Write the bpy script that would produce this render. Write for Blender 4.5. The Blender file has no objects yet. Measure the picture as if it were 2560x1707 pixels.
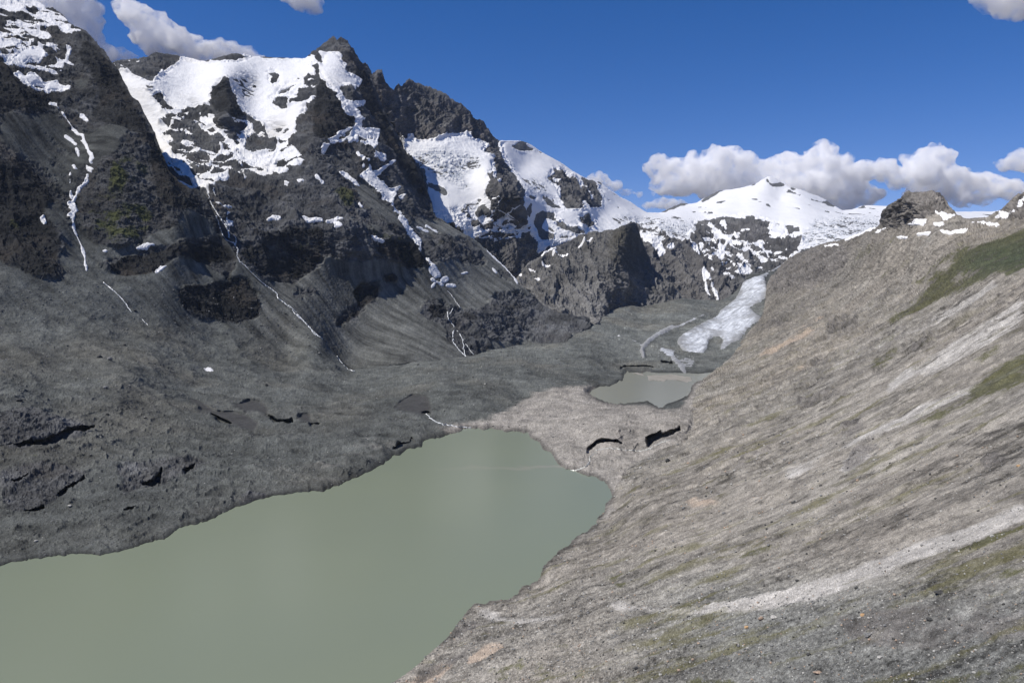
import bpy, math, random
import numpy as np

# ------------------------------------------------------------------ camera, world, sun
SC = bpy.context.scene
CAMZ = 300.0                      # metres above the lake
F, CX, CY = 1872.0, 1280.0, 853.5 # focal length and centre in units of a 2560 px wide frame
PITCH = math.atan((CY - 718.0) / F)
cam_data = bpy.data.cameras.new("camera"); cam = bpy.data.objects.new("camera", cam_data)
SC.collection.objects.link(cam); SC.camera = cam
cam.location = (0, 0, CAMZ); cam.rotation_euler = (math.pi/2 - PITCH, 0, 0)
cam_data.sensor_width = 36.0; cam_data.lens = 36.0 * F / 2560.0
cam_data.clip_start = 1.0; cam_data.clip_end = 120000.0

SUN_EL, SUN_AZ = math.radians(55), math.radians(-113)   # azimuth clockwise from +Y (view direction)
world = bpy.data.worlds.new("World"); SC.world = world; world.use_nodes = True
wn = world.node_tree; wn.nodes.clear()
sky = wn.nodes.new("ShaderNodeTexSky"); sky.sky_type = 'NISHITA'; sky.sun_disc = False
sky.sun_elevation = SUN_EL; sky.sun_rotation = SUN_AZ
sky.altitude = 2400; sky.air_density = 1.0; sky.dust_density = 0.15; sky.ozone_density = 3.0
bg = wn.nodes.new("ShaderNodeBackground"); bg.inputs[1].default_value = 0.103
wo = wn.nodes.new("ShaderNodeOutputWorld")
hs = wn.nodes.new("ShaderNodeHueSaturation"); hs.inputs["Saturation"].default_value = 1.35
tint = wn.nodes.new("ShaderNodeMix"); tint.data_type = 'RGBA'; tint.blend_type = 'MULTIPLY'; tint.inputs[0].default_value = 1.0
tint.inputs[7].default_value = (1.10, 0.84, 1.04, 1)
wn.links.new(sky.outputs[0], hs.inputs['Color']); wn.links.new(hs.outputs[0], tint.inputs[6]); wn.links.new(tint.outputs[2], bg.inputs[0]); wn.links.new(bg.outputs[0], wo.inputs[0])

sd_ = bpy.data.lights.new("sun", 'SUN'); sun = bpy.data.objects.new("sun", sd_)
SC.collection.objects.link(sun)
sd_.energy = 4.95; sd_.angle = math.radians(0.5); sd_.color = (1.0, 0.945, 0.86)
sun.rotation_euler = (math.pi/2 - SUN_EL, 0, -SUN_AZ + math.pi)
# sun lamp shines along its -Z; rotated so that it comes from azimuth SUN_AZ
SC.view_settings.view_transform = 'Standard'; SC.view_settings.look = 'None'
SC.view_settings.exposure = 0.0; SC.view_settings.gamma = 1.0
SC.render.engine = 'CYCLES'
SC.cycles.max_bounces = 6; SC.cycles.diffuse_bounces = 3; SC.cycles.volume_bounces = 3

rng = np.random.default_rng(7)
QUAL = 0.72                        # grid pitch factor
f32 = np.float32

# ------------------------------------------------------------------ noise
_perm = np.random.default_rng(11).permutation(256).astype(np.int32)
_perm = np.concatenate([_perm, _perm, _perm])
_grad = np.random.default_rng(5).normal(size=(256, 3)); _grad /= np.linalg.norm(_grad, axis=1)[:, None]
_grad = _grad.astype(f32)

def perlin(x, y, z):
    xi = np.floor(x).astype(np.int32); yi = np.floor(y).astype(np.int32); zi = np.floor(z).astype(np.int32)
    xf = (x - xi).astype(f32); yf = (y - yi).astype(f32); zf = (z - zi).astype(f32)
    u = xf*xf*xf*(xf*(xf*6-15)+10); v = yf*yf*yf*(yf*(yf*6-15)+10); w = zf*zf*zf*(zf*(zf*6-15)+10)
    xi &= 255; yi &= 255; zi &= 255
    def g(dx, dy, dz):
        h = _perm[_perm[_perm[(xi+dx) & 255] + ((yi+dy) & 255)] + ((zi+dz) & 255)]
        gr = _grad[h]
        return gr[..., 0]*(xf-dx) + gr[..., 1]*(yf-dy) + gr[..., 2]*(zf-dz)
    def lerp(a, b, t): return a + t*(b-a)
    x00 = lerp(g(0,0,0), g(1,0,0), u); x10 = lerp(g(0,1,0), g(1,1,0), u)
    x01 = lerp(g(0,0,1), g(1,0,1), u); x11 = lerp(g(0,1,1), g(1,1,1), u)
    return lerp(lerp(x00, x10, v), lerp(x01, x11, v), w) * 1.6   # about -1..1

def fbm(P, lam, octs=5, pers=0.5, lac=2.03, off=0.0):
    s = 0; a = 1.0; n = 0.0; f = 1.0/lam
    for k in range(octs):
        s = s + a*perlin(P[..., 0]*f+off+17.3*k, P[..., 1]*f+31.7*k, P[..., 2]*f-9.1*k); n += a; a *= pers; f *= lac
    return s/n

def ridged(P, lam, octs=6, pers=0.5, lac=2.1, off=0.0):
    s = 0; a = 1.0; n = 0.0; f = 1.0/lam; w = 1.0
    for k in range(octs):
        r = 1 - np.abs(perlin(P[..., 0]*f+off+11.3*k, P[..., 1]*f+5.7*k, P[..., 2]*f-3.1*k))*1.7
        r = np.clip(r, -0.4, 1); r = r*np.abs(r)
        s = s + a*r*w; w = np.clip(0.35+0.65*r*1.3, 0, 1); n += a; a *= pers; f *= lac
    return s/n - 0.35

def cracks(P, lam, octs=3, off=0.0):
    """thin valleys along noise zero lines, 0..1"""
    s = 0; f = 1.0/lam; a = 1.0
    for k in range(octs):
        n = perlin(P[..., 0]*f+off+7.7*k, P[..., 1]*f+3.3*k, P[..., 2]*f+off); s = s+a*np.exp(-(n/.10)**2); a *= .55; f *= 2.3
    return s/1.6

def sstep(a, b, x):
    t = np.clip((x-a)/(b-a), 0, 1); return t*t*(3-2*t)

# ------------------------------------------------------------------ pixel frames -> rays
def ray(x, y):
    a = (np.asarray(x, float)-CX)/F; b = (CY-np.asarray(y, float))/F
    dy = math.cos(PITCH) + b*math.sin(PITCH); dz = -math.sin(PITCH) + b*math.cos(PITCH)
    return a/dy, dz/dy               # X and Z per unit of forward distance Y
def pos(x, y, D):
    rx, rz = ray(x, y); return np.stack([rx*D, np.asarray(D, float)+0*rx, CAMZ + rz*D], -1)
def depth_for_z(x, y, z):
    rx, rz = ray(x, y); return (z-CAMZ)/rz

FR = dict(K1=(0,0,3.92), K2=(500,100,3.92), K3=(900,200,3.92), K4=(1400,400,3.92), K5=(0,350,3.92), K6=(500,450,3.92),
          K7=(1000,550,3.92), K8=(1400,650,3.92), R3=(1700,0,2.735), R6=(1700,560,2.735), L4=(0,560,2.735),
          M5=(850,560,2.735), B7=(0,1130,2.7176), B8=(850,1130,2.7176), B9=(1700,1130,2.7176), P=(0,0,0.91875), S=(0,0,1.0))
def fr(k, pts):
    ox, oy, s = FR[k]; return [(ox+x/s, oy+y/s) for x, y in pts]

# ------------------------------------------------------------------ mask rasters (2 px cells)
RX0, RY0, RS, RW, RH = -200.0, -240.0, 1.5, 2000, 1430
_gx, _gy = np.meshgrid(RX0+(np.arange(RW)+.5)*RS, RY0+(np.arange(RH)+.5)*RS)
def poly_mask(pts):
    xs = [p[0] for p in pts]; ys = [p[1] for p in pts]
    x0 = max(0, int((min(xs)-RX0)/RS)-1); x1 = min(RW, int((max(xs)-RX0)/RS)+2)
    y0 = max(0, int((min(ys)-RY0)/RS)-1); y1 = min(RH, int((max(ys)-RY0)/RS)+2)
    gx = _gx[y0:y1, x0:x1]; gy = _gy[y0:y1, x0:x1]; ins = np.zeros(gx.shape, bool)
    n = len(pts)
    for i in range(n):
        (ax, ay), (bx, by) = pts[i], pts[(i+1) % n]
        if ay == by: continue
        c = ((ay > gy) != (by > gy)) & (gx < (bx-ax)*(gy-ay)/(by-ay)+ax)
        ins ^= c
    return (slice(y0, y1), slice(x0, x1)), ins
def line_mask(pts, w):
    xs = [p[0] for p in pts]; ys = [p[1] for p in pts]; m = max(w)+3
    x0 = max(0, int((min(xs)-m-RX0)/RS)); x1 = min(RW, int((max(xs)+m-RX0)/RS)+2)
    y0 = max(0, int((min(ys)-m-RY0)/RS)); y1 = min(RH, int((max(ys)+m-RY0)/RS)+2)
    gx = _gx[y0:y1, x0:x1]; gy = _gy[y0:y1, x0:x1]; ins = np.zeros(gx.shape, f32)
    for i in range(len(pts)-1):
        (ax, ay), (bx, by) = pts[i], pts[i+1]; L = (bx-ax)**2+(by-ay)**2+1e-9
        t = np.clip(((gx-ax)*(bx-ax)+(gy-ay)*(by-ay))/L, 0, 1)
        d = np.hypot(gx-ax-t*(bx-ax), gy-ay-t*(by-ay)); ww = (w[i]+(w[i+1]-w[i])*t)/2
        ins = np.maximum(ins, np.clip((ww-d)/RS+.5, 0, 1))
    return (slice(y0, y1), slice(x0, x1)), ins
def blur(a, r):
    if r <= 0: return a
    k = int(math.ceil(r*2.5)); x = np.arange(-k, k+1); w = np.exp(-x*x/(2*r*r)); w /= w.sum()
    p = np.pad(a, ((k, k), (0, 0)), 'edge'); a = sum(w[i]*p[i:i+a.shape[0]] for i in range(2*k+1))
    p = np.pad(a, ((0, 0), (k, k)), 'edge'); return sum(w[i]*p[:, i:i+a.shape[1]] for i in range(2*k+1))
def paint(items, default=0.0, r=1.0):
    r = r*2.0/RS
    """items: (frame, value, pts) for a polygon or (frame, value, pts, width(s)) for a stroke; later items paint over"""
    a = np.full((RH, RW), default, f32)
    for it in items:
        pts = fr(it[0], it[2])
        if len(it) == 3:
            sl, ins = poly_mask(pts); a[sl] = np.where(ins, it[1], a[sl])
        else:
            w = it[3]; w = [q+0.7 for q in (w if isinstance(w, (tuple, list)) else [w, w])]
            if len(w) < len(pts): w = list(np.interp(np.linspace(0, 1, len(pts)), np.linspace(0, 1, len(w)), w))
            sl, ins = line_mask(pts, w); a[sl] = a[sl]*(1-ins)+it[1]*ins
    return blur(a, r).astype(f32)
def sample(a, x, y):
    u = np.clip((x-RX0)/RS-.5, 0, RW-1.001); v = np.clip((y-RY0)/RS-.5, 0, RH-1.001)
    i = u.astype(int); j = v.astype(int); fu = u-i; fv = v-j
    return (a[j, i]*(1-fu)+a[j, i+1]*fu)*(1-fv)+(a[j+1, i]*(1-fu)+a[j+1, i+1]*fu)*fv

# ------------------------------------------------------------------ thin plate spline on log depth
class TPS:
    def __init__(s, pts, lam=1e-4):
        P = np.array([(p[0]/1000, p[1]/1000) for p in pts]); v = np.log([p[2] for p in pts]); n = len(P)
        d = np.linalg.norm(P[:, None]-P[None], axis=2); K = s.k(d)+lam*np.eye(n)
        A = np.zeros((n+3, n+3)); A[:n, :n] = K; A[:n, n] = 1; A[:n, n+1:] = P; A[n, :n] = 1; A[n+1:, :n] = P.T
        s.w = np.linalg.solve(A, np.concatenate([v, [0, 0, 0]])); s.P = P
    def k(s, d): return np.where(d > 1e-9, d*d*np.log(d+1e-12), 0)
    def __call__(s, x, y):
        x = x/1000; y = y/1000; n = len(s.P); r = s.w[n]+s.w[n+1]*x+s.w[n+2]*y
        for i in range(n):
            d = np.hypot(x-s.P[i, 0], y-s.P[i, 1]); r = r+s.w[i]*s.k(d)
        return np.exp(r)

def seg_dist(x, y, pts, closed=True):
    d = np.full(np.shape(x), 1e9); n = len(pts)
    for i in range(n if closed else n-1):
        (ax, ay), (bx, by) = pts[i], pts[(i+1) % n]; L = (bx-ax)**2+(by-ay)**2+1e-9
        t = np.clip(((x-ax)*(bx-ax)+(y-ay)*(by-ay))/L, 0, 1)
        d = np.minimum(d, np.hypot(x-ax-t*(bx-ax), y-ay-t*(by-ay)))
    return d
def inside(x, y, pts):
    ins = np.zeros(np.shape(x), bool); n = len(pts)
    for i in range(n):
        (ax, ay), (bx, by) = pts[i], pts[(i+1) % n]
        if ay == by: continue
        ins ^= ((ay > y) != (by > y)) & (x < (bx-ax)*(y-ay)/(by-ay)+ax)
    return ins

# ------------------------------------------------------------------ lakes (outlines in the 2560 px frame)
LAKE = fr('P', [(-220,1345),(-60,1306),(0,1300),(75,1283),(160,1272),(270,1268),(340,1246),(400,1220),(470,1198),(545,1163),(640,1137),(740,1130),(800,1104),(870,1070),
        (905,1045),(945,1030),(985,1008),(1040,995),(1090,985),(1120,986),(1160,992),(1210,992),(1232,1012),(1252,1035),(1272,1050),(1282,1066),(1300,1078),
        (1340,1090),(1385,1104),(1400,1122),(1406,1140),(1392,1154),(1388,1176),(1370,1202),(1330,1226),(1290,1260),(1262,1286),(1245,1310),(1235,1332),(1190,1362),(1150,1375),(1085,1386),
        (1072,1402),(1045,1438),(1020,1470),(965,1500),(930,1530),(895,1568),(845,1610),(780,1700),(-220,1800)])
UPLAKE = fr('K8', [(290,1300),(340,1262),(450,1235),(560,1205),(620,1180),(632,1120),(700,1100),(900,1102),(1200,1108),(1500,1096),(1540,1105),(1480,1150),(1330,1190),(1290,1230),(1275,1290),(1200,1350),
        (1060,1400),(1000,1445),(960,1440),(900,1400),(820,1385),(700,1395),(560,1412),(480,1400),(420,1370),(330,1335)])
def ragged(pts, amp, seed, levels=3):
    r = random.Random(seed)
    for _ in range(levels):
        out = []
        for i in range(len(pts)):
            (ax, ay), (bx, by) = pts[i], pts[(i+1) % len(pts)]; L = math.hypot(bx-ax, by-ay); out.append((ax, ay))
            if L > 5:
                k = r.gauss(0, 1)*min(amp, L*.10); out.append(((ax+bx)/2-(by-ay)/L*k, (ay+by)/2+(bx-ax)/L*k))
        pts = out; amp *= .62
    return pts
LAKE = ragged(LAKE[:-3], 4.0, 4, 4)+LAKE[-3:]; UPLAKE = ragged(UPLAKE, 2.5, 5, 2)
ZL, ZU = 0.0, 8.0
def hide(x, y, D, crest, k=.05, xmin=-1e9):
    """tuck the part of a sheet that lies under a nearer sheet's crest line further back"""
    yc = np.interp(x, [c[0] for c in crest], [c[1] for c in crest], left=1e9, right=1e9)
    return np.where(x > xmin, D*(1+k*np.clip((y-yc-2)/45, 0, 1)), D)

def shore_fix(X, Y, D, pts, z0, band=45.0, slope=0.30, only_near=False):
    d = seg_dist(X, Y, pts); ins = inside(X, Y, pts)
    rz = ray(X, Y)[1]; down = rz < -0.02
    Dp = np.where(down, (z0-CAMZ)/np.minimum(rz, -0.02), 1e9)
    zt = np.where(ins, -np.minimum(d*0.4, 14)-0.6, np.minimum(d*slope*Dp/F*2.0, 30)+0.1)
    Dt = np.where(down, (z0+zt-CAMZ)/np.minimum(rz, -0.02), D)
    w = np.where(ins, 1.0, np.exp(-(d/band)**2))
    return np.where(down, np.exp(np.log(D)*(1-w)+np.log(Dt)*w), D)

# ------------------------------------------------------------------ sheets: a column grid from the crest line down
class Sheet:
    """columns of vertices on fixed picture rows, cut at the crest line above and at ybot below, with a back slope behind the crest"""
    def __init__(s, x0, x1, crest, ybot, ctrl, pitch=1.9, back=0.75, backlen=900, post=None, jag=None):
        pitch = pitch*QUAL; nx = int((x1-x0)/pitch)+1; xs = np.linspace(x0, x1, nx)
        yt = np.interp(xs, [c[0] for c in crest], [c[1] for c in crest])
        if jag:
            z0 = np.zeros(nx); amp = np.interp(xs, [j[0] for j in jag], [j[1] for j in jag])
            jn = 1-2*np.abs(perlin(xs/23, z0+.3, z0+x0*.1))-1.2*np.abs(perlin(xs/9, z0+5.3, z0+x0*.1))-.7*np.abs(perlin(xs/4, z0+9.3, z0))
            yt = yt-amp*(jn-.3)
        yb = np.maximum(np.interp(xs, [c[0] for c in ybot], [c[1] for c in ybot]), yt+12)
        rows = np.arange(yt.min()-pitch, yb.max()+pitch, pitch); ny = len(rows)
        lo = np.searchsorted(rows, yt+pitch*.35)-1            # this row is snapped to the crest
        hi = np.searchsorted(rows, yb)                         # last row used
        j = np.arange(ny)[:, None]; act = (j >= lo[None]) & (j <= hi[None])
        nb = 9; kk = (np.linspace(0, 1, nb+1)[1:]**1.6)[::-1]
        idx = np.full((ny, nx), -1, np.int64); idx[act] = np.arange(act.sum())
        n = int(act.sum()); cols = np.broadcast_to(np.arange(nx)[None], (ny, nx))
        idx = idx[np.clip(j, lo[None], hi[None]), cols]
        X = np.broadcast_to(xs[None], (ny, nx))[act]; Yg = np.broadcast_to(rows[:, None], (ny, nx)).copy(); Yg[lo, np.arange(nx)] = yt; Y = Yg[act]
        D = TPS(ctrl)(X, Y)
        if post is not None: D = post(X, Y, D)
        P = pos(X, Y, D)
        ti = idx[lo, np.arange(nx)]; top = P[ti]; hd = top[:, :2]/np.linalg.norm(top[:, :2], axis=1)[:, None]
        Bk = np.zeros((nb, nx, 3))
        for i, q in enumerate(kk):
            Bk[i, :, :2] = top[:, :2]+hd*q*backlen; Bk[i, :, 2] = top[:, 2]-q*backlen*back
        s.idx = np.concatenate([n+np.arange(nb*nx).reshape(nb, nx), idx], 0)
        s.X = np.concatenate([X, np.tile(xs, nb)]); s.Y = np.concatenate([Y, np.tile(yt, nb)])
        s.P = np.concatenate([P, Bk.reshape(-1, 3)]).astype(f32)
        s.rt = np.concatenate([(Y-np.broadcast_to(yt[None], (ny, nx))[act])/pitch, np.zeros(nb*nx)]).astype(f32)
        s.isback = np.concatenate([np.zeros(n, bool), np.ones(nb*nx, bool)])
        s.brow = np.concatenate([np.full(n, 99), np.repeat(np.arange(nb), nx)])
        # faces
        I = s.idx; q = np.stack([I[1:, :-1], I[1:, 1:], I[:-1, 1:], I[:-1, :-1]], -1).reshape(-1, 4)
        bad = (q[:, 0] == q[:, 3]) & (q[:, 1] == q[:, 2]); bad |= (q[:, 0] == q[:, 1]); q = q[~bad]
        s.q = q
        Pf = s.P.astype(np.float64); d1 = Pf[q[:, 2]]-Pf[q[:, 0]]; d2 = Pf[q[:, 3]]-Pf[q[:, 1]]
        fn = np.cross(d1, d2); fn /= np.linalg.norm(fn, axis=1)[:, None]+1e-12; fn *= np.where(fn[:, 2] < 0, -1, 1)[:, None]
        N = np.zeros_like(Pf)
        for k in range(4):
            for c in range(3): N[:, c] += np.bincount(q[:, k], fn[:, c], len(Pf))
        N[s.isback] = N[s.isback]*.3+np.array([0, 0, 1.0])
        # relax normals along the grid
        G = N[I]; G = (G+np.roll(G, 3, 0)+np.roll(G, -3, 0)+np.roll(G, 3, 1)+np.roll(G, -3, 1)); N2 = N.copy(); N2[I.ravel()] = G.reshape(-1, 3)
        N2[s.isback] = N[s.isback]
        s.N = (N2/(np.linalg.norm(N2, axis=1)[:, None]+1e-9)).astype(f32)
        s.fx = s.X[q].mean(1); s.fy = s.Y[q].mean(1)
    def m(s, a): return sample(a, s.X, s.Y).astype(f32)

MATS = {}
def make_mesh(name, S, P, keep, attrs, mat, label, category, kind='structure'):
    """P: vertex positions of sheet S, keep: bool per face"""
    q = S.q[keep]; used = np.unique(q); remap = np.full(len(P), -1, np.int64); remap[used] = np.arange(len(used)); q = remap[q]
    tri = (q[:, 2] == q[:, 3]) | (q[:, 1] == q[:, 2]) | (q[:, 0] == q[:, 3])
    quads = q[~tri]; t = q[tri]; dup3 = t[:, 2] == t[:, 3]; dup1 = t[:, 1] == t[:, 2]
    tt = np.where(dup3[:, None], t[:, [0, 1, 2]], np.where(dup1[:, None], t[:, [0, 1, 3]], t[:, [0, 1, 2]]))
    li = np.concatenate([quads.ravel(), tt.ravel()]).astype(np.int32); nq, ntr = len(quads), len(tt)
    ls = np.concatenate([np.arange(nq)*4, nq*4+np.arange(ntr)*3]).astype(np.int32); lt = np.concatenate([np.full(nq, 4), np.full(ntr, 3)]).astype(np.int32)
    me = bpy.data.meshes.new(name); V = P[used].astype(f32)
    me.vertices.add(len(V)); me.vertices.foreach_set('co', V.ravel())
    me.loops.add(len(li)); me.loops.foreach_set('vertex_index', li)
    me.polygons.add(nq+ntr); me.polygons.foreach_set('loop_start', ls); me.polygons.foreach_set('loop_total', lt)
    me.polygons.foreach_set('use_smooth', np.ones(nq+ntr, bool))
    me.update(calc_edges=True)
    for k, v in attrs.items():
        v = np.broadcast_to(v, (len(P), 3))[used]
        at = me.attributes.new(k, 'FLOAT_COLOR', 'POINT'); at.data.foreach_set('color', np.concatenate([v, np.ones((len(v), 1))], 1).astype(f32).ravel())
    me.materials.append(mat)
    o = bpy.data.objects.new(name, me); SC.collection.objects.link(o)
    o['label'] = label; o['category'] = category; o['kind'] = kind
    return o
def rag(S, m, lam, k=.45, lo=.34, hi=.62, off=0.0, Q=None):
    """turn a soft mask into one with a broken natural edge"""
    return sstep(lo, hi, m+k*np.clip(fbm(S.P if Q is None else Q, lam, 7, .68, off=off)*1.3, -.75, .75)*(m > .005)).astype(f32)
def rocktone(S, lam, tilt, off, k=.8):
    """bedding: light and dark bands along tilted ledges, with finer mottling (log scale)"""
    P = S.P; t = math.radians(tilt); v = P[..., 2]*math.cos(t)+P[..., 0]*math.sin(t); w = fbm(P, lam*4, 3, off=off+9)*lam*.8
    n = fbm(np.stack([P[..., 0]*.35+w, P[..., 1]*.35, (v+w)*2.0], -1), lam, 6, .72, off=off)*1.7+fbm(P, lam*.22, 4, .7, off=off+4)*.7
    return np.exp(k*np.clip(n, -1.6, 1.4))
def fmax(S, a): return a[S.q].max(1)
def tag(o, label, category, kind=None, group=None):
    o['label'] = label; o['category'] = category
    if kind: o['kind'] = kind
    if group: o['group'] = group
    return o

# ------------------------------------------------------------------ materials
def ground_mat(name, grain, bump_d, rough=0.95, var=0.35, spec=0.15):
    m = bpy.data.materials.new(name); m.use_nodes = True; nt = m.node_tree; N = nt.nodes; L = nt.links
    b = N['Principled BSDF']; b.inputs['Roughness'].default_value = rough; b.inputs['Specular IOR Level'].default_value = spec
    at = N.new('ShaderNodeAttribute'); at.attribute_name = 'albedo'
    g = N.new('ShaderNodeNewGeometry')
    n1 = N.new('ShaderNodeTexNoise'); n1.inputs['Scale'].default_value = 1.0/grain; n1.inputs['Detail'].default_value = 6; n1.inputs['Roughness'].default_value = 0.7
    n2 = N.new('ShaderNodeTexNoise'); n2.inputs['Scale'].default_value = 1.0/(grain*9); n2.inputs['Detail'].default_value = 4
    L.new(g.outputs['Position'], n1.inputs['Vector']); L.new(g.outputs['Position'], n2.inputs['Vector'])
    r1 = N.new('ShaderNodeMapRange'); r1.inputs['From Min'].default_value = 0.3; r1.inputs['From Max'].default_value = 0.7
    r1.inputs['To Min'].default_value = 1-var; r1.inputs['To Max'].default_value = 1+var; L.new(n1.outputs['Fac'], r1.inputs['Value'])
    r2 = N.new('ShaderNodeMapRange'); r2.inputs['From Min'].default_value = 0.3; r2.inputs['From Max'].default_value = 0.7
    r2.inputs['To Min'].default_value = 1-var*.4; r2.inputs['To Max'].default_value = 1+var*.4; L.new(n2.outputs['Fac'], r2.inputs['Value'])
    mu = N.new('ShaderNodeMath'); mu.operation = 'MULTIPLY'; L.new(r1.outputs[0], mu.inputs[0]); L.new(r2.outputs[0], mu.inputs[1])
    sc = N.new('ShaderNodeVectorMath'); sc.operation = 'SCALE'; L.new(at.outputs['Color'], sc.inputs[0]); L.new(mu.outputs[0], sc.inputs['Scale'])
    L.new(sc.outputs[0], b.inputs['Base Color'])
    bp = N.new('ShaderNodeBump'); bp.inputs['Strength'].default_value = 1.0; bp.inputs['Distance'].default_value = bump_d
    L.new(n1.outputs['Fac'], bp.inputs['Height']); L.new(bp.outputs[0], b.inputs['Normal'])
    return m
def water_mat(name, col, plume=False):
    m = bpy.data.materials.new(name); m.use_nodes = True; nt = m.node_tree; N = nt.nodes; L = nt.links
    b = N['Principled BSDF']; b.inputs['Roughness'].default_value = 0.22; b.inputs['IOR'].default_value = 1.33
    b.inputs['Specular IOR Level'].default_value = 0.25
    g = N.new('ShaderNodeNewGeometry')
    n = N.new('ShaderNodeTexNoise'); n.inputs['Scale'].default_value = 0.0035; n.inputs['Detail'].default_value = 3
    L.new(g.outputs['Position'], n.inputs['Vector'])
    cr = N.new('ShaderNodeValToRGB'); cr.color_ramp.elements[0].position = 0.35; cr.color_ramp.elements[1].position = 0.68
    cr.color_ramp.elements[0].color = (*[c*0.975 for c in col], 1); cr.color_ramp.elements[1].color = (col[0]*1.02, col[1]*1.015, col[2]*0.99, 1)
    L.new(n.outputs['Fac'], cr.inputs[0]); L.new(cr.outputs[0], b.inputs['Base Color'])
    if plume:   # silt carried into the lake by the stream
        sx = N.new('ShaderNodeSeparateXYZ'); L.new(g.outputs['Position'], sx.inputs[0])
        wn_ = N.new('ShaderNodeTexNoise'); wn_.inputs['Scale'].default_value = .02; wn_.inputs['Detail'].default_value = 6; L.new(g.outputs['Position'], wn_.inputs['Vector'])
        def mth(op, a, b_): 
            q = N.new('ShaderNodeMath'); q.operation = op
            for i, v in enumerate((a, b_)):
                if v is None: continue
                if isinstance(v, (int, float)): q.inputs[i].default_value = v
                else: L.new(v, q.inputs[i])
            return q.outputs[0]
        dy = mth('ABSOLUTE', mth('ADD', mth('SUBTRACT', sx.outputs['Y'], 1232.0), mth('MULTIPLY', mth('SUBTRACT', wn_.outputs['Fac'], .5), 70.0)), None)
        fy = N.new('ShaderNodeMapRange'); fy.inputs['From Min'].default_value = 0; fy.inputs['From Max'].default_value = 16; fy.inputs['To Min'].default_value = 1; fy.inputs['To Max'].default_value = 0; L.new(dy, fy.inputs['Value'])
        fx = N.new('ShaderNodeMapRange'); fx.inputs['From Min'].default_value = -150; fx.inputs['From Max'].default_value = 80; fx.inputs['To Max'].default_value = .55; L.new(sx.outputs['X'], fx.inputs['Value'])
        mx = N.new('ShaderNodeMix'); mx.data_type = 'RGBA'; L.new(mth('MULTIPLY', fx.outputs[0], fy.outputs[0]), mx.inputs[0]); L.new(cr.outputs[0], mx.inputs[6]); mx.inputs[7].default_value = (.30, .27, .22, 1); L.new(mx.outputs[2], b.inputs['Base Color'])
    w = N.new('ShaderNodeTexNoise'); w.inputs['Scale'].default_value = 0.8; w.inputs['Detail'].default_value = 4; L.new(g.outputs['Position'], w.inputs['Vector'])
    bp = N.new('ShaderNodeBump'); bp.inputs['Strength'].default_value = 0.25; bp.inputs['Distance'].default_value = 0.12
    L.new(w.outputs['Fac'], bp.inputs['Height']); L.new(bp.outputs[0], b.inputs['Normal'])
    return m
M_left = ground_mat('scree_and_rock', 3.0, 1.2)
M_right = ground_mat('pale_slope', 0.9, 0.35)
M_far = ground_mat('far_rock', 9.0, 4.0)
M_snow = ground_mat('snow', 14.0, 1.2, rough=0.7, var=0.03, spec=0.2)
M_ice = ground_mat('glacier_ice', 4.0, 1.4, rough=0.6, var=0.16, spec=0.3)
M_water = water_mat('milky_lake_water', (0.186, 0.214, 0.156), True)
M_water2 = water_mat('milky_pond_water', (0.235, 0.240, 0.195))

crestB = [(820,1850),(900,1780),(980,1707),(1040,1665),(1121,1590),(1160,1535),(1186,1508),(1240,1495),(1284,1481),(1330,1440),(1350,1415),(1370,1385),(1382,1366),(1430,1345),(1469,1328),(1500,1290),(1522,1262),(1532,1241),(1545,1200),(1575,1165),(1620,1140),(1680,1110),(1715,1080),
  (1730,1010),(1738,975),(1755,950),(1777,934),(1795,922),(1834,886),(1854,850),(1872,829),(1895,803),(1908,782),(1914,745),(1917,712),(1925,694),(1936,681),(1960,655),(1992,633),(2018,626),(2040,615),(2066,606),(2100,601),(2125,592),(2160,580),(2193,566),(2199,559),(2201,545),(2205,530),(2222,512),(2241,501),(2256,489),(2270,481),
  (2290,479),(2322,479),(2340,484),(2358,490),(2368,502),(2376,516),(2388,532),(2400,540),(2413,547),(2440,546),(2468,544),(2480,535),(2504,522),(2520,506),(2537,490),(2560,483),(2600,460),(2700,425),(2760,410)]

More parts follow.
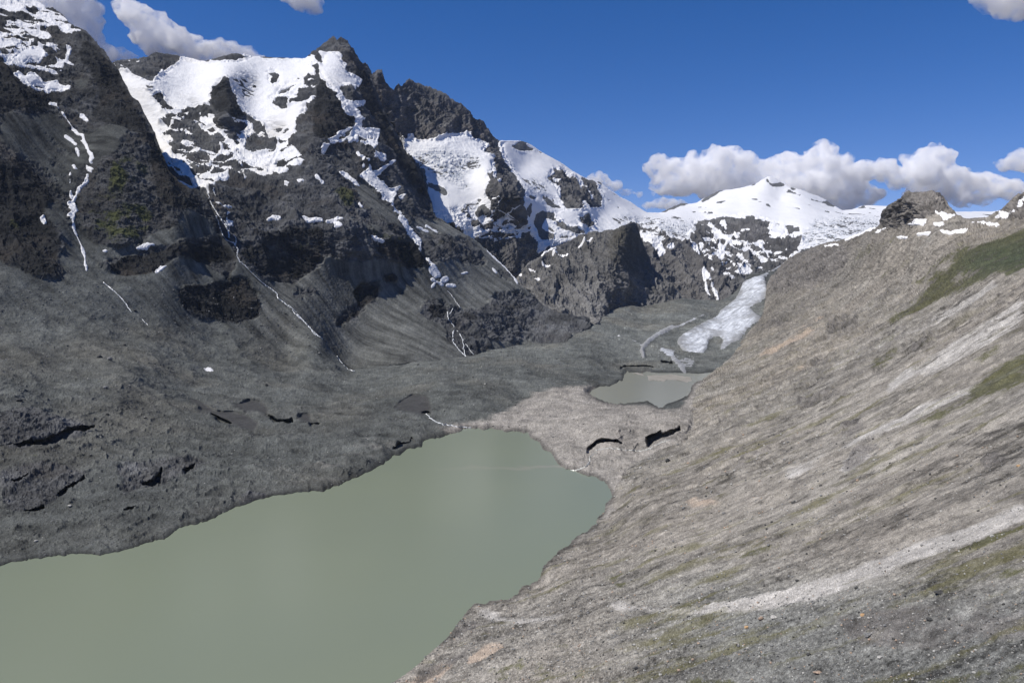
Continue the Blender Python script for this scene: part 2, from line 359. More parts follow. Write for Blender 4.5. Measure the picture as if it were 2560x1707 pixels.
# ================================================================== SHEET A: valley floor, scree and the dark mountain beside the lake
def Z(x, y, z): return (x, y, float(depth_for_z(x, y, z)))
crestA = [(-160,-240),(0,-90),(60,-30),(88,0),(112,16),(133,21),(153,33),(181,61),(200,70),(214,77),(235,99),(260,125),(281,156),(296,176),(314,212),(329,240),(344,250),
  (367,293),(390,337),(404,380),(420,418),(446,452),(472,466),(490,470),(513,485),(525,513),(543,549),(559,592),(584,625),(597,651),(628,680),(653,705),(691,733),(740,779),(773,817),
  (806,848),(870,925),(930,918),(1000,907),(1100,900),(1168,892),(1230,875),(1306,861),(1413,856),(1439,835),(1477,816),(1497,800),(1527,777),(1566,765),(1630,762),(1706,745),(1757,750),(1808,749),
  (1834,734),(1846,719),(1862,701),(1875,684),(1910,682),(1930,678),(1960,660),(2010,650)]
ctlA = [(0,-150,3600),(0,0,3150),(0,100,2900),(0,250,2620),(0,350,2480),(0,480,2330),(0,600,2180),(0,718,2000),Z(0,850,175),Z(0,950,120),Z(0,1100,60),Z(0,1250,25),Z(0,1415,0),
  (-150,-200,3700),(-150,400,2350),(-150,718,1900),Z(-150,950,120),Z(-150,1200,40),
  (153,33,3200),(190,200,2880),(180,350,2680),(190,480,2500),(200,600,2360),(215,718,2165),(130,600,2260),
  (260,125,3000),(314,212,2900),(280,300,2720),(300,380,2600),(300,500,2500),(300,600,2400),(300,660,2360),(300,718,2240),Z(300,850,158),Z(300,950,100),(150,850,1880),Z(300,1050,50),Z(300,1200,25),Z(294,1380,0),
  (404,380,2720),(370,450,2590),(490,470,2660),(400,560,2520),(450,640,2470),(430,560,2520),(420,740,2330),
  (500,560,2600),(520,500,2650),(500,650,2540),(500,700,2480),(510,790,2400),Z(500,870,120),Z(500,950,60),Z(500,1050,30),Z(500,1150,18),Z(500,1310,0),
  (597,651,2600),(691,733,2610),(600,760,2500),(640,840,2440),(740,779,2585),(773,817,2555),(806,848,2530),Z(720,900,66),Z(870,925,26),Z(700,960,35),Z(700,1040,20),Z(700,1130,12),Z(700,1235,0),
  Z(1000,907,30),Z(1000,980,20),Z(980,1060,10),Z(980,1132,0),Z(880,1080,12),Z(1168,892,35),Z(1200,930,45),Z(1100,960,42),Z(1100,1030,8),Z(1190,1072,0),
  Z(1306,861,48),Z(1300,900,52),Z(1300,960,30),Z(1300,1000,12),Z(1413,856,68),Z(1420,900,42),Z(1470,930,30),Z(1477,815,113),(1566,765,4250),(1706,745,4600),(1834,734,4850),(1875,684,5000),(1930,678,5150),(2000,655,5500),
  Z(1530,900,25),Z(1600,900,22),Z(1620,865,50),Z(1700,925,12),Z(1600,800,125),(1500,850,3250),(1700,775,4200),(1750,800,3900),(1850,760,4400),(1700,860,3300),(1650,830,3600),(1780,860,3300),
  Z(1540,1000,8),Z(1620,1008,9),Z(1550,1040,36),Z(1500,1080,30),Z(1480,1045,28),Z(1650,1035,38),Z(1650,1075,33),Z(1500,1128,3),Z(1600,1128,4),Z(1450,1145,1),Z(1400,1050,14),Z(1400,1100,7),Z(1330,1060,6),Z(1350,1130,1),Z(1430,1172,2),Z(1700,1045,33),Z(1700,1000,12),
  Z(1600,1150,6),Z(1529,1241,0),Z(1700,1150,12),Z(1800,1000,15),Z(1900,850,80)]
ybotA = [(-200,1460),(0,1450),(300,1420),(600,1310),(980,1180),(1100,1110),(1280,1110),(1400,1210),(1500,1300),(1560,1290),(1700,1180),(1800,1010),(1900,930),(2000,820)]
def postA(x, y, D):
    D = shore_fix(x, y, D, LAKE, ZL, 40, 0.25)
    D = shore_fix(x, y, D, UPLAKE, ZU, 14, 0.2)
    return hide(x, y, D, crestB, .008, 1545)
A = Sheet(-160, 2000, crestA, ybotA, ctlA, pitch=1.8, post=postA, jag=[(-160,3),(88,3),(300,4),(480,3),(560,1),(600,.4),(870,.4),(1440,1),(1600,.3)])

# ------- rockiness on A
rockA = paint([
  ('S',1,[(-200,-220),(330,-220),(420,410),(500,480),(545,545),(560,590),(597,660),(560,690),(500,640),(430,650),(360,690),(300,680),(240,665),(215,650),(190,560),(160,600),(155,690),(110,700),(60,680),(0,650),(-200,640)]),
  # scree between the cliffs
  ('K5',.12,[(540,560),(660,700),(720,820),(800,1000),(830,1280),(620,1290),(520,1160),(610,1060),(600,920),(480,800),(420,700)]),
  ('K5',.1,[(720,720),(790,700),(880,960),(1000,1030),(1160,1060),(1330,1010),(1440,1010),(1480,900),(1600,870),(1700,850),(1770,800),(1750,700),(1850,640),(2050,760),(2180,950),(1800,980),(1500,1050),(1300,1140),(1000,1180),(880,1240),(820,1150)]),
  ('K5',.1,[(1040,50),(1100,0),(1210,0),(1190,60),(1100,130),(1000,200),(960,100)]),
  ('K1',.1,[(0,1100),(250,1090),(430,1120),(560,1100),(640,1200),(760,1320),(900,1300),(1000,1220),(1180,1220),(1280,1270),(1200,1400),(1000,1568),(620,1568),(300,1568),(0,1400)]),
  ('K5',.35,[(480,0),(700,0),(860,200),(850,330),(700,560),(560,540),(300,200)]),
  ('K1',.2,[(740,760),(900,730),(930,850),(760,900),(640,930),(700,850)]),
  ('K5',1,[(1050,1210),(1300,1150),(1500,1080),(1750,1010),(2150,960),(2250,1040),(2300,1150),(2000,1190),(1780,1150),(1650,1200),(1540,1260),(1420,1330),(1200,1330),(1050,1280)]),
  ('L4',1,[(1210,440),(1400,410),(1700,330),(1740,430),(1790,540),(1770,640),(1660,670),(1480,660),(1350,640),(1230,560)]),
  ('L4',.9,[(0,1260),(150,1250),(330,1300),(500,1330),(660,1370),(600,1420),(430,1480),(200,1520),(0,1540)]),
  ('B7',.85,[(0,100),(250,60),(560,110),(590,170),(400,300),(280,400),(100,420),(0,330)]),
  ('B7',.85,[(770,80),(1000,60),(1350,30),(1440,60),(1280,150),(1100,240),(900,270),(770,290),(850,190)]),
  ('B7',.8,[(1580,270),(1680,250),(1830,270),(1840,310),(1700,360),(1640,370)]),
], 0.0, 6)
snowA = paint([
  ('K1',.80,[(-300,-400),(340,-400),(350,0),(480,70),(380,100),(250,60),(300,150),(200,180),(0,180),(-300,180)]),
  ('K1',.36,[(-300,470),(200,470),(500,430),(700,470),(720,640),(560,720),(300,640),(-300,600)]),
  ('K1',.46,[(-300,60),(0,60),(120,110),(300,140),(420,90),(560,100),(720,260),(840,310),(760,400),(780,430),(700,400),(560,360),(440,380),(330,440),(180,480),(0,470),(-300,470)]),
  ('K1',.42,[(-300,180),(0,180),(230,150),(400,120),(520,90),(640,160),(720,250),(560,220),(300,220),(100,230),(-300,240)]),
  ('K1',.97,[(0,385),(200,400),(230,430),(130,460),(0,470),(-200,470),(-200,385)]),
  ('K1',1,[(0,50),(220,90),(330,130),(180,145),(0,90),(-200,60)]),
  ('K1',.95,[(500,230),(640,240),(730,290),(800,340),(700,360),(600,340),(560,290)]),
  ('K1',.95,[(400,320),(500,340),(490,390),(380,400),(370,360)]),
  ('K1',1,[(230,480),(400,460),(470,550),(380,600),(300,560),(240,620),(200,600),(30,570),(0,580),(0,540),(150,540)]),
  ('K1',.9,[(540,570),(600,590),(700,620),(680,640),(600,680),(480,660),(470,640),(560,630)]),
  ('K1',1,[(690,510),(640,610)],(14,6)),
  ('K1',1,[(130,720),(180,690),(260,730),(280,690),(340,700),(430,790),(560,780),(600,830),(660,860),(740,880),(680,920),(560,890),(480,900),(400,870),(340,860),(230,800)]),
  ('K1',.2,[(340,810),(470,830),(420,860),(330,860)]),
  ('K1',1,[(770,1150),(820,1120),(850,1160),(890,1190),(860,1210)]),
  ('K1',1,[(490,1015),(530,1030),(640,1160),(700,1240),(760,1310)],(3,5)),
  ('K1',1,[(760,1310),(810,1330),(830,1400),(880,1500),(900,1540)],(4,8)),
  ('K1',1,[(640,1330),(690,1370),(740,1410)],(5,7)), ('K1',1,[(745,1440),(770,1520)],(3,8)),
  ('K5',1,[(780,0),(830,0),(890,120),(915,140),(880,150),(860,90)],),
  ('K5',1,[(885,150),(885,220)],(3,3)),
  ('K5',1,[(830,230),(870,250),(905,270),(880,300),(850,280)]), ('K5',1,[(720,250),(735,280)],(7,5)),
  ('K5',1,[(850,330),(840,390),(770,460),(750,520),(720,580)],(3,3)), ('K5',1,[(690,300),(685,420)],(2,3)), ('K5',1,[(690,500),(705,545)],(4,5)),
  ('K5',1,[(670,590),(720,590),(740,650),(775,690),(740,720),(730,800),(700,800),(650,735),(690,700),(670,640)]),
  ('K5',1,[(710,800),(730,880),(770,980),(810,1060),(830,1130),(835,1220),(850,1270)],(4,5)),
  ('K5',1,[(400,740),(430,740),(460,790),(440,800)]),
  ('K5',1,[(990,1090),(1030,1070),(1060,1085),(1040,1098)]),
  ('K5',1,[(1330,1060),(1370,1030),(1440,1010),(1530,1020),(1430,1055),(1350,1068)]),
  ('K5',1,[(1520,1300),(1535,1265),(1580,1225),(1650,1225),(1600,1260),(1550,1295)]),
  ('L4',1,[(1385,985),(1430,983),(1470,1005),(1430,998)]),
  ('K8',1,[(540,740),(580,732),(620,745),(580,750)]),
], 0.0, 0.8)
grassA = paint([
  ('K5',.55,[(1180,150),(1330,120),(1480,200),(1480,350),(1300,480),(1100,560),(900,640),(760,600),(850,520),(1040,430),(1060,300)]),
  ('K5',1,[(1080,330),(1200,270),(1230,340),(1100,400)]),
  ('K5',.5,[(760,700),(1150,580),(1400,600),(1550,720),(1500,860),(1450,980),(1150,1040),(940,960),(850,820)]),
  ('K5',.45,[(1300,1080),(2100,970),(2100,1010),(1700,1080),(1300,1130)]),
  ('K5',.4,[(0,620),(200,700),(300,900),(100,860),(0,800)]),('K5',.4,[(0,800),(600,700),(600,740),(300,760)]),
  ('L4',.5,[(180,1500),(330,1510),(330,1559),(150,1559)]), ('B7',.6,[(80,0),(330,0),(300,60),(150,50)]),
], 0.0, 5)
darkA = paint([  # blacker faces: dark rock, with some of its shade put into the colour
  ('K5',1,[(0,200),(200,150),(330,280),(500,480),(640,700),(500,760),(600,1000),(600,1100),(500,1180),(600,1290),(500,1350),(200,1300),(100,1200),(0,1250),(-700,1200),(-700,0),(0,0)]),
  ('K1',.9,[(-700,500),(0,620),(120,720),(300,850),(480,900),(640,930),(560,1010),(400,1110),(200,1080),(0,1150),(-700,1150)]),
  ('K1',.8,[(860,300),(1040,520),(1290,940),(1500,1300),(1568,1568),(1500,1568),(1380,1300),(1250,1250),(1050,1200),(850,1170),(980,950),(900,700),(750,560)]),
  ('K5',1,[(1460,0),(1570,100),(1800,440),(2050,640),(1900,640),(1840,690),(1700,700),(1560,600),(1480,300)]),
  ('K5',1,[(1050,1210),(1300,1150),(1500,1090),(1750,1030),(2150,980),(2250,1040),(2300,1150),(2000,1190),(1780,1150),(1650,1200),(1540,1260),(1420,1330),(1200,1330),(1050,1280)]),
  ('L4',1,[(1210,440),(1400,410),(1700,330),(1740,430),(1790,540),(1770,640),(1660,670),(1480,660),(1350,640),(1230,560)]),
], 0.0, 6)
# lighter moraine between and beside the lakes (fine pale silt)
paleA = paint([
  ('S',1,[(1040,1085),(1120,1068),(1230,1040),(1280,1020),(1330,985),(1400,965),(1480,965),(1500,975),(1480,1000),(1560,1012),(1600,1010),(1700,1030),(1740,950),(1790,930),(1840,900),(1900,900),(1900,1300),(1500,1300),(1300,1150),(1200,1100),(1090,1080),(1040,1092)]),
  ('K8',.8,[(660,1090),(780,1085),(900,1110),(1240,1100),(1330,1120),(1310,1190),(1000,1200),(850,1190)]),
  ('S',.25,[(-50,1430),(300,1380),(620,1250),(800,1225),(1000,1125),(1070,1085),(1040,1070),(900,1080),(760,1150),(600,1190),(300,1290),(0,1360)]),
], 0.0, 5)
iceA = paint([   # clean ice of the valley glacier
  ('K8',1,[(2080,110),(2000,180),(2020,250),(2030,300),(2040,370),(1940,430),(1850,470),(1900,520),(1990,575),(1940,610),(1870,650),(1800,740),(1760,790),(1680,830),(1620,870),(1560,890),(1600,810),(1580,760),(1500,760),(1460,800),(1440,880),(1400,920),(1280,910),(1200,890),(1160,840),(1140,800),(1200,740),(1300,680),(1420,610),(1540,560),(1570,500),(1640,450),(1720,390),(1770,300),(1790,230),(1850,190),(1980,150)]),
  ('K8',1,[(1420,540),(1330,580),(1200,640),(1080,680),(960,740),(880,790),(830,850),(800,890),(820,950)],(3,9)),
  ('K8',1,[(1100,660),(980,720),(880,790),(830,840)],(7,10)),
  ('K8',.75,[(1000,880),(1060,930),(1130,990),(1180,1050),(1220,1090)],(10,12)),
  ('K8',.6,[(880,850),(960,900),(1060,870),(1140,900),(1100,960),(1000,930)],),
  ('K8',.6,[(640,770),(720,800),(800,840)],(5,8)), ('K8',.55,[(1240,960),(1340,1000),(1300,1060),(1200,1060),(1150,990)]),
  ('K8',.9,[(2080,110),(2200,30),(2260,-30)],(6,5)),
], 0.0, 1.3)
caveA = paint([  # recesses melted under the lips of the buried ice: value = depth share
  ('L4',1,[(1440,1290),(1500,1320),(1570,1350),(1590,1365),(1550,1375),(1500,1350)]),
  ('L4',1,[(1820,1300),(1900,1330),(2000,1325),(2010,1345),(1960,1360),(1880,1345)]),
  ('L4',1,[(2100,1365),(2200,1362),(2180,1380),(2120,1385)]),
  ('M5',1,[(555,1290),(600,1280),(625,1300),(600,1306)]),
  ('M5',1,[(360,1540),(420,1490),(480,1480),(490,1450),(505,1470),(505,1500),(440,1520)]),
  ('M5',1,[(1690,1559),(1690,1530),(1740,1490),(1800,1470),(1880,1475),(1930,1500),(1840,1490),(1760,1500),(1720,1540),(1700,1565)]),
  ('M5',1,[(2100,1520),(2095,1460),(2140,1430),(2190,1425),(2210,1440),(2250,1430),(2320,1390),(2330,1410),(2270,1450),(2220,1470),(2150,1490),(2110,1530)]),
  ('M5',1,[(1920,985),(1960,965),(2010,975),(2080,965),(2140,975),(2140,995),(2020,992),(1960,1005),(1935,1025)]),
  ('K8',1,[(600,1050),(650,1040),(700,1045),(730,1035),(900,1045),(920,1065),(820,1080),(720,1075),(640,1100),(610,1100)]),
  ('K8',.8,[(990,1000),(1100,1005),(1110,1020),(1000,1015)]),
  ('L4',1,[(0,1530),(60,1500),(300,1470),(450,1400),(650,1370),(640,1385),(480,1450),(420,1490),(200,1520)]),
  ('B7',1,[(80,180),(200,140),(210,155),(130,195)]), ('B7',1,[(370,280),(570,165),(580,185),(420,290)]),
  ('B7',1,[(960,220),(1050,190),(1100,120),(1090,220),(1000,235)]), ('B7',1,[(1240,130),(1320,85),(1325,100),(1260,145)]),
  ('B7',.8,[(170,400),(300,370),(300,390),(200,415)]), ('B7',.8,[(830,395),(925,370),(900,395)]),
], 0.0, 0.5)
wallA = paint([  # smooth grey ice walls above those recesses
  ('L4',1,[(1290,1180),(1370,1200),(1430,1250),(1480,1275),(1600,1280),(1700,1310),(1770,1360),(1740,1410),(1700,1410),(1590,1370),(1500,1330),(1440,1290),(1380,1270)]),
  ('L4',1,[(1575,1220),(1640,1220),(1700,1200),(1780,1210),(1830,1250),(1830,1310),(1760,1280),(1680,1290),(1640,1260)]),
  ('L4',1,[(2030,1320),(2060,1295),(2120,1295),(2130,1360),(2080,1350)]),
  ('M5',1,[(365,1250),(430,1195),(500,1160),(590,1170),(610,1200),(625,1290),(560,1300),(440,1280)]),
], 0.0, 1.2)

def blur_s(a, S, r): return S.m(blur(a, r))
def along(P, ax, ay): return P[..., 0]*ax+P[..., 1]*ay
def patchy(S, snow, lam, k=.55, tilt=12, off=900):
    """break half-covered ground into patches lying along the ledges"""
    P = S.P; t = math.radians(tilt); v = P[..., 2]*math.cos(t)+P[..., 0]*math.sin(t)
    n = fbm(np.stack([P[..., 0]*.5, P[..., 1]*.5, v*2.0], -1), lam, 6, .62, off=off)
    part = 1-np.abs(snow-.5)*2
    return snow+np.clip(n, -1, 1)*(k*2*np.clip(part*1.5, 0, 1)+.20)*(snow > .04)
def snow_cover(S, disp, relief, snow, amp, top=None, extra=0.0):
    """snow lies 1-3 m over the ground, sunk below it where there is none"""
    part = np.clip(1-np.abs(snow-.5)*2, 0, 1)
    h = disp-relief*.5*np.clip(part*1.6, 0, 1)+np.clip(snow-.5, -.5, .5)*2*amp*.5+1.0*(snow > .5)+extra
    full = sstep(.6, .95, snow); h = np.where(full > 0, np.maximum(h, disp+.6*full+extra), h)
    return S.P+S.N*h[..., None], (fmax(S, snow) > .2) & ~(S.brow < 3)[S.q].any(1)
def build_A():
    S = A; P = S.P; X, Y = S.X, S.Y
    rock = S.m(rockA); snow = S.m(snowA); ice = S.m(iceA); cave = S.m(caveA); wall = S.m(wallA); pale = S.m(paleA); dark = S.m(darkA); gr = S.m(grassA)
    R = P[..., 1]
    rock = np.maximum(rag(S, rock, 90, .5, off=501), rock*.15); dark = rag(S, dark, 110, .45, off=502); gr = rag(S, gr, 60, .6, .3, .75, off=503); pale = rag(S, pale, 70, .5, .2, .7, off=504)*np.clip(pale*1.6, 0, 1)
    ice = np.clip(ice+.35*fbm(P, 34, 5, .65, off=505)*((ice > .03) & (ice < .97)), 0, 1)
    spec = sample(paint([('K8',1,[(640,770),(800,800),(880,850),(1000,840),(1160,880),(1400,930),(1340,1080),(1100,1090),(900,950),(780,900)])], 0, 8), X, Y)
    ice = np.maximum(ice, spec*sstep(.12, .34, fbm(np.stack([P[..., 0], P[..., 1]*.5, P[..., 2]], -1), 30, 6, .75, off=508))*.95).astype(f32)
    edge = 1-sstep(.35, 1.0, blur_s(iceA, S, 7))
    ins = inside(X, Y, LAKE) | inside(X, Y, UPLAKE)
    dl = np.minimum(seg_dist(X, Y, LAKE), seg_dist(X, Y, UPLAKE)*1.3).astype(f32)
    near = np.where(ins, 0, sstep(0, 26, dl)).astype(f32)
    # rock relief: buttresses, dipping slabs, blocks
    Pw = P + 30*np.stack([fbm(P, 160, 3, off=3), fbm(P, 160, 3, off=53), fbm(P, 160, 3, off=93)], -1)
    Q = Pw.copy(); Q[..., 2] *= 0.55
    big = ridged(Q, 210, 7, 0.56, off=1)
    th = math.radians(24); slab = Pw.copy(); slab[..., 2] = (P[..., 2]*math.cos(th)+P[..., 0]*math.sin(th))*3.2
    sl = ridged(slab, 150, 6, 0.6, off=8)
    ck = cracks(Q, 70, 4, off=12); fb = ridged(slab, 30, 5, .65, off=17)
    c_ = along(P, 0.27, 0.96); a_ = along(P, 0.96, -0.27)
    nr = sstep(1900, 1100, R); tl = math.radians(-12); sn = np.stack([P[..., 0]*.5, P[..., 1]*.8, (P[..., 2]*math.cos(tl)+P[..., 0]*math.sin(tl))*2.6], -1)
    led = ridged(sn, 42, 7, .62, off=19)
    spur = ridged(np.stack([c_+25*fbm(P, 140, 3, off=29), a_*.32, P[..., 2]*.32], -1), 150, 8, .60, off=28)
    dr = rock*((1-nr)*(big*20+spur*38+sl*14+fb*5-ck*3)+nr*(led*15+fb*3))*(1-.8*sstep(.75, 1, blur_s(snowA, S, 3)))
    # scree: runnels down the fall line plus hummocks on the flat
    c = along(P, 0.27, 0.96); a = along(P, 0.96, -0.27)
    Qs = np.stack([c, a*0.09, P[..., 2]*0.09], -1)
    steep = sstep(0.05, 0.35, 1-S.N[..., 2])
    run = ridged(Qs, 34, 5, 0.55, off=21)
    hum = fbm(P, 60, 7, 0.58, off=2); hum2 = ridged(P, 90, 6, 0.5, off=15)
    lobes = ridged(np.stack([P[..., 0]*.28-P[..., 1]*.1, P[..., 1]*.95+P[..., 0]*.12, P[..., 2]], -1), 100, 5, 0.5, off=25)
    ds = (1-rock)*(steep*run*3.4 + hum*(3.4+2.2*(1-steep)) + (1-steep)*(hum2*7.0+lobes*10+ridged(P, 24, 5, .6, off=27)*1.6)*(1-.2*pale)*(1-ice)*sstep(900,1300,R))
    grit = fbm(P, 7, 4, 0.75, off=33)*1.3
    topf = .3+.7*sstep(0, 14, S.rt)
    ds = ds+(1-rock)*nr*(np.maximum(led-.02, 0)*11+fb*2.0)
    disp = ((dr+ds)*topf+grit*(1-.7*pale)*(1-ice))*near
    disp *= 1-0.93*wall
    cre = ridged(np.stack([P[..., 0], P[..., 1]*.4, P[..., 2]], -1), 26, 4, 0.6, off=5)
    disp = disp + ice*(10+2.6*cre*sstep(.5,1,ice))*near
    disp = np.where(ins, -0.5, disp)
    D2 = P + S.N*disp[..., None]
    # recesses push straight back into the slope
    hd = P.copy(); hd[..., 2] = 0; hd /= np.linalg.norm(hd, axis=-1)[..., None]
    scale = np.clip(R/1600, .6, 2.2)
    vr = P-np.array([0, 0, CAMZ]); vr = vr/np.linalg.norm(vr, axis=-1)[..., None]
    D2 = D2 + vr*(cave*70*scale+wall*30*scale)[..., None]
    lowz = np.where(inside(X, Y, UPLAKE) | ((seg_dist(X, Y, UPLAKE) < 30) & (Y < 1030)), ZU, ZL)
    D2[..., 2] = np.where(~ins & ~S.isback, np.maximum(D2[..., 2], lowz+0.12+0.02*dl), D2[..., 2])
    # colours
    n1 = fbm(P, 220, 6, 0.6, off=40); n2 = fbm(P, 40, 5, 0.65, off=44); st = fbm(Qs, 22, 5, 0.6, off=49)
    spk = rng.normal(size=R.shape).astype(f32)
    base = np.array([0.085, 0.090, 0.085])*np.clip(1+0.6*n1+0.65*n2+1.5*st*steep+.5*hum*(1-steep), .35, 2)[..., None]
    warm = sstep(-0.1, 0.5, fbm(P, 300, 4, off=61))[..., None]*sstep(1000, 700, P[..., 2]*3)[..., None]
    base = base*(1-warm*.5)+base*np.array([1.16, 1.04, 0.92])*(warm*.5)
    base = base*(1-.38*sstep(330, 620, P[..., 2]))[..., None]
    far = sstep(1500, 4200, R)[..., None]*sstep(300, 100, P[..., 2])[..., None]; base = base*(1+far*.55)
    rk = (np.array([0.056, 0.058, 0.060])+nr[..., None]*.030)*(rocktone(S, 46, 14, 510)*np.maximum(.3, 1+.9*n1+.4*sl+.3*fb-.35*ck))[..., None]  # cracks get a little painted shade on top of their relief
    rk = .92*rk*(1-.66*dark[..., None])
    brown = sstep(0, .5, fbm(P, 120, 4, off=71))[..., None]; rk = rk*(1-brown*.5)+np.array([.055, .047, .038])*brown*.5
    col = base*(1-rock[..., None])+rk*rock[..., None]
    g = (gr*sstep(-.15, .3, n2+gr-.4))[..., None]; col = col*(1-g)+np.array([0.050, 0.056, 0.022])*g
    pc = np.array([0.262, 0.245, 0.220])*np.clip(1+.55*n2+.2*n1+.35*fbm(P, 9, 4, .7, off=46), .4, 1.8)[..., None]; pp = np.clip(pale+.35*n2*(pale > .05), 0, 1)[..., None]
    col = col*(1-pp)+pc*pp
    spr = np.where(spk > 2.1, 1.0+.35*(spk-2.1)*3, np.exp(.16*spk)); col = col*np.clip(spr, .6, 2.6)[..., None]
    rim = ((1-sstep(3, 13+16*np.clip(n2, 0, 1), dl))*(~ins))[..., None]; col = col*(1-.48*rim)
    col = col*(1-wall[..., None])+(np.array([.056, .056, .055])*(1+.5*fbm(np.stack([P[..., 0], P[..., 1], P[..., 2]*.1], -1), 9, 4, .6, off=47))[..., None])*wall[..., None]
    gc = along(P, .83, -.56)+fbm(P, 300, 3, off=507)*40; fl = fbm(np.stack([gc, along(P, .56, .83)*.05, P[..., 2]*.05], -1), 20, 6, .72, off=506)
    ic = np.array([0.50, 0.525, 0.56])*np.clip(1+.3*n2+.55*cre+1.3*fl, .3, 1.6)[..., None]
    dirt = sstep(.0, .40, .38*edge[..., None][..., 0]+.25*sstep(860, 960, X*0+Y+(1700-X)*.05)+fl*.5+fbm(np.stack([P[..., 0], P[..., 1]*.45, P[..., 2]], -1), 120, 6, .7, off=77))[..., None]
    ic = ic*(1-.75*dirt)+np.array([.17, .168, .16])*.75*dirt
    col = np.clip(col, .008, .85)
    # stream foam is handled by its own objects
    keepq = np.ones(len(S.q), bool)
    ices = ice+0.35*n2*(ice > .08)
    mount = inside(S.fx, S.fy, [(-400,-400),(700,-400),(900,930),(880,935),(760,900),(640,860),(500,850),(330,830),(100,830),(-400,830)])
    make_mesh('mountain', S, D2, keepq & mount, {'albedo': col}, M_left, 'dark grey mountain with bare cliffs and long scree slopes above the lake', 'mountain')
    make_mesh('valley_floor', S, D2, keepq & ~mount, {'albedo': col}, M_left, 'grey debris-covered valley floor with hollows around the two lakes', 'valley floor')
    # clean ice sits a little above the debris
    make_mesh('glacier', S, D2+S.N*((ices-.5)*4.0)[..., None], (fmax(S, ices) > .3) & (S.fy < 940), {'albedo': np.clip(ic, .1, .8)}, M_ice, 'pale blue-white glacier tongue winding down between grey debris bands', 'glacier')
    S2, keep = snow_cover(S, disp, dr, patchy(S, snow, 46, .7, tilt=10), 2.6, top=None)
    sc_ = np.array([.70, .705, .715])*(1+.10*n2+.06*n1)[..., None]
    make_mesh('snow_field', S, S2, keep, {'albedo': np.clip(sc_, 0, .86)}, M_snow, 'patchy snow and thin snow gullies on the dark mountain at the upper left', 'snow')
    S.D2 = D2
build_A()

# ================================================================== SHEET C: the high peak and its snow basin
crestC = [(170,185),(240,160),(283,156),(319,151),(367,143),(378,136),(390,131),(415,133),(444,139),(465,143),(485,148),(500,153),(520,148),(543,143),(570,136),(600,134),(628,141),(640,142),(679,144),(765,147),(774,138),
  (783,128),(797,117),(809,106),(820,99),(828,91),(836,89),(845,95),(853,90),(860,97),(867,102),(875,113),(883,123),(893,140),(900,148),(913,156),(920,167),(928,182),(934,202),(949,248),(969,289),(984,318),(1000,350),
  (1025,393),(1038,412),(1052,432),(1062,455),(1068,475),(1079,500),(1084,529),(1124,562),(1155,582),(1191,601),(1217,625),(1245,652),(1270,675),(1291,700),(1301,713),(1329,733),(1347,754),(1367,769),(1408,784),(1444,790),(1474,793),(1480,830),(1500,900)]
ctlC = [(200,190,4050),(283,156,4150),(390,131,4300),(500,153,4350),(600,135,4400),(765,147,4500),(836,89,4550),(926,179,4560),(960,270,4400),(1000,350,4250),(1040,420,4120),(1083,529,3950),(1191,601,3860),(1270,675,3780),(1347,754,3680),(1444,790,3600),(1475,830,3500),
  (200,300,3800),(300,300,3850),(380,200,3950),(420,250,3900),(330,400,3500),(430,330,3560),(450,420,3120),(440,480,2900),(540,230,3950),(560,200,3930),(530,300,3720),(600,300,3760),(560,290,3600),(620,220,4100),(700,200,4200),(700,300,3800),(700,350,3620),(790,180,4150),(790,240,3900),(790,330,3560),(740,300,3740),(850,330,3700),(870,200,4200),(900,250,4080),(880,300,3900),
  (860,380,3620),(950,360,3850),(1000,450,3820),(930,440,3560),(600,400,3350),(500,400,3300),(540,470,2880),(520,520,2760),(560,580,2690),(620,640,2660),(660,690,2640),(740,760,2620),(800,830,2600),
  (700,420,3280),(700,500,3020),(700,560,2860),(800,420,3300),(800,500,3080),(850,560,2960),(900,480,3360),(980,520,3420),(1000,570,3260),(1100,620,3400),(700,640,2800),(850,690,2900),(700,700,2720),(1000,700,3100),(1000,800,2900),(850,800,2760),(1150,700,3350),(1150,800,3100),(1250,780,3300),(1300,740,3560),(1400,820,3400),
  Z(870,925,14),Z(1000,925,14),Z(1168,905,20),Z(1306,880,22),Z(1413,875,35),(500,560,2620),(400,500,2800)]
ybotC = [(170,420),(300,440),(440,520),(560,660),(700,800),(870,965),(1000,955),(1170,935),(1306,905),(1413,890),(1500,905)]
C = Sheet(180, 1490, crestC, ybotC, ctlC, pitch=1.7, post=lambda x, y, D: hide(x, y, D, crestA), jag=[(180,1),(283,1.5),(440,1.5),(500,1),(628,.8),(660,0),(765,0),(785,3),(836,4),(1000,4),(1080,3),(1300,1),(1480,1)])
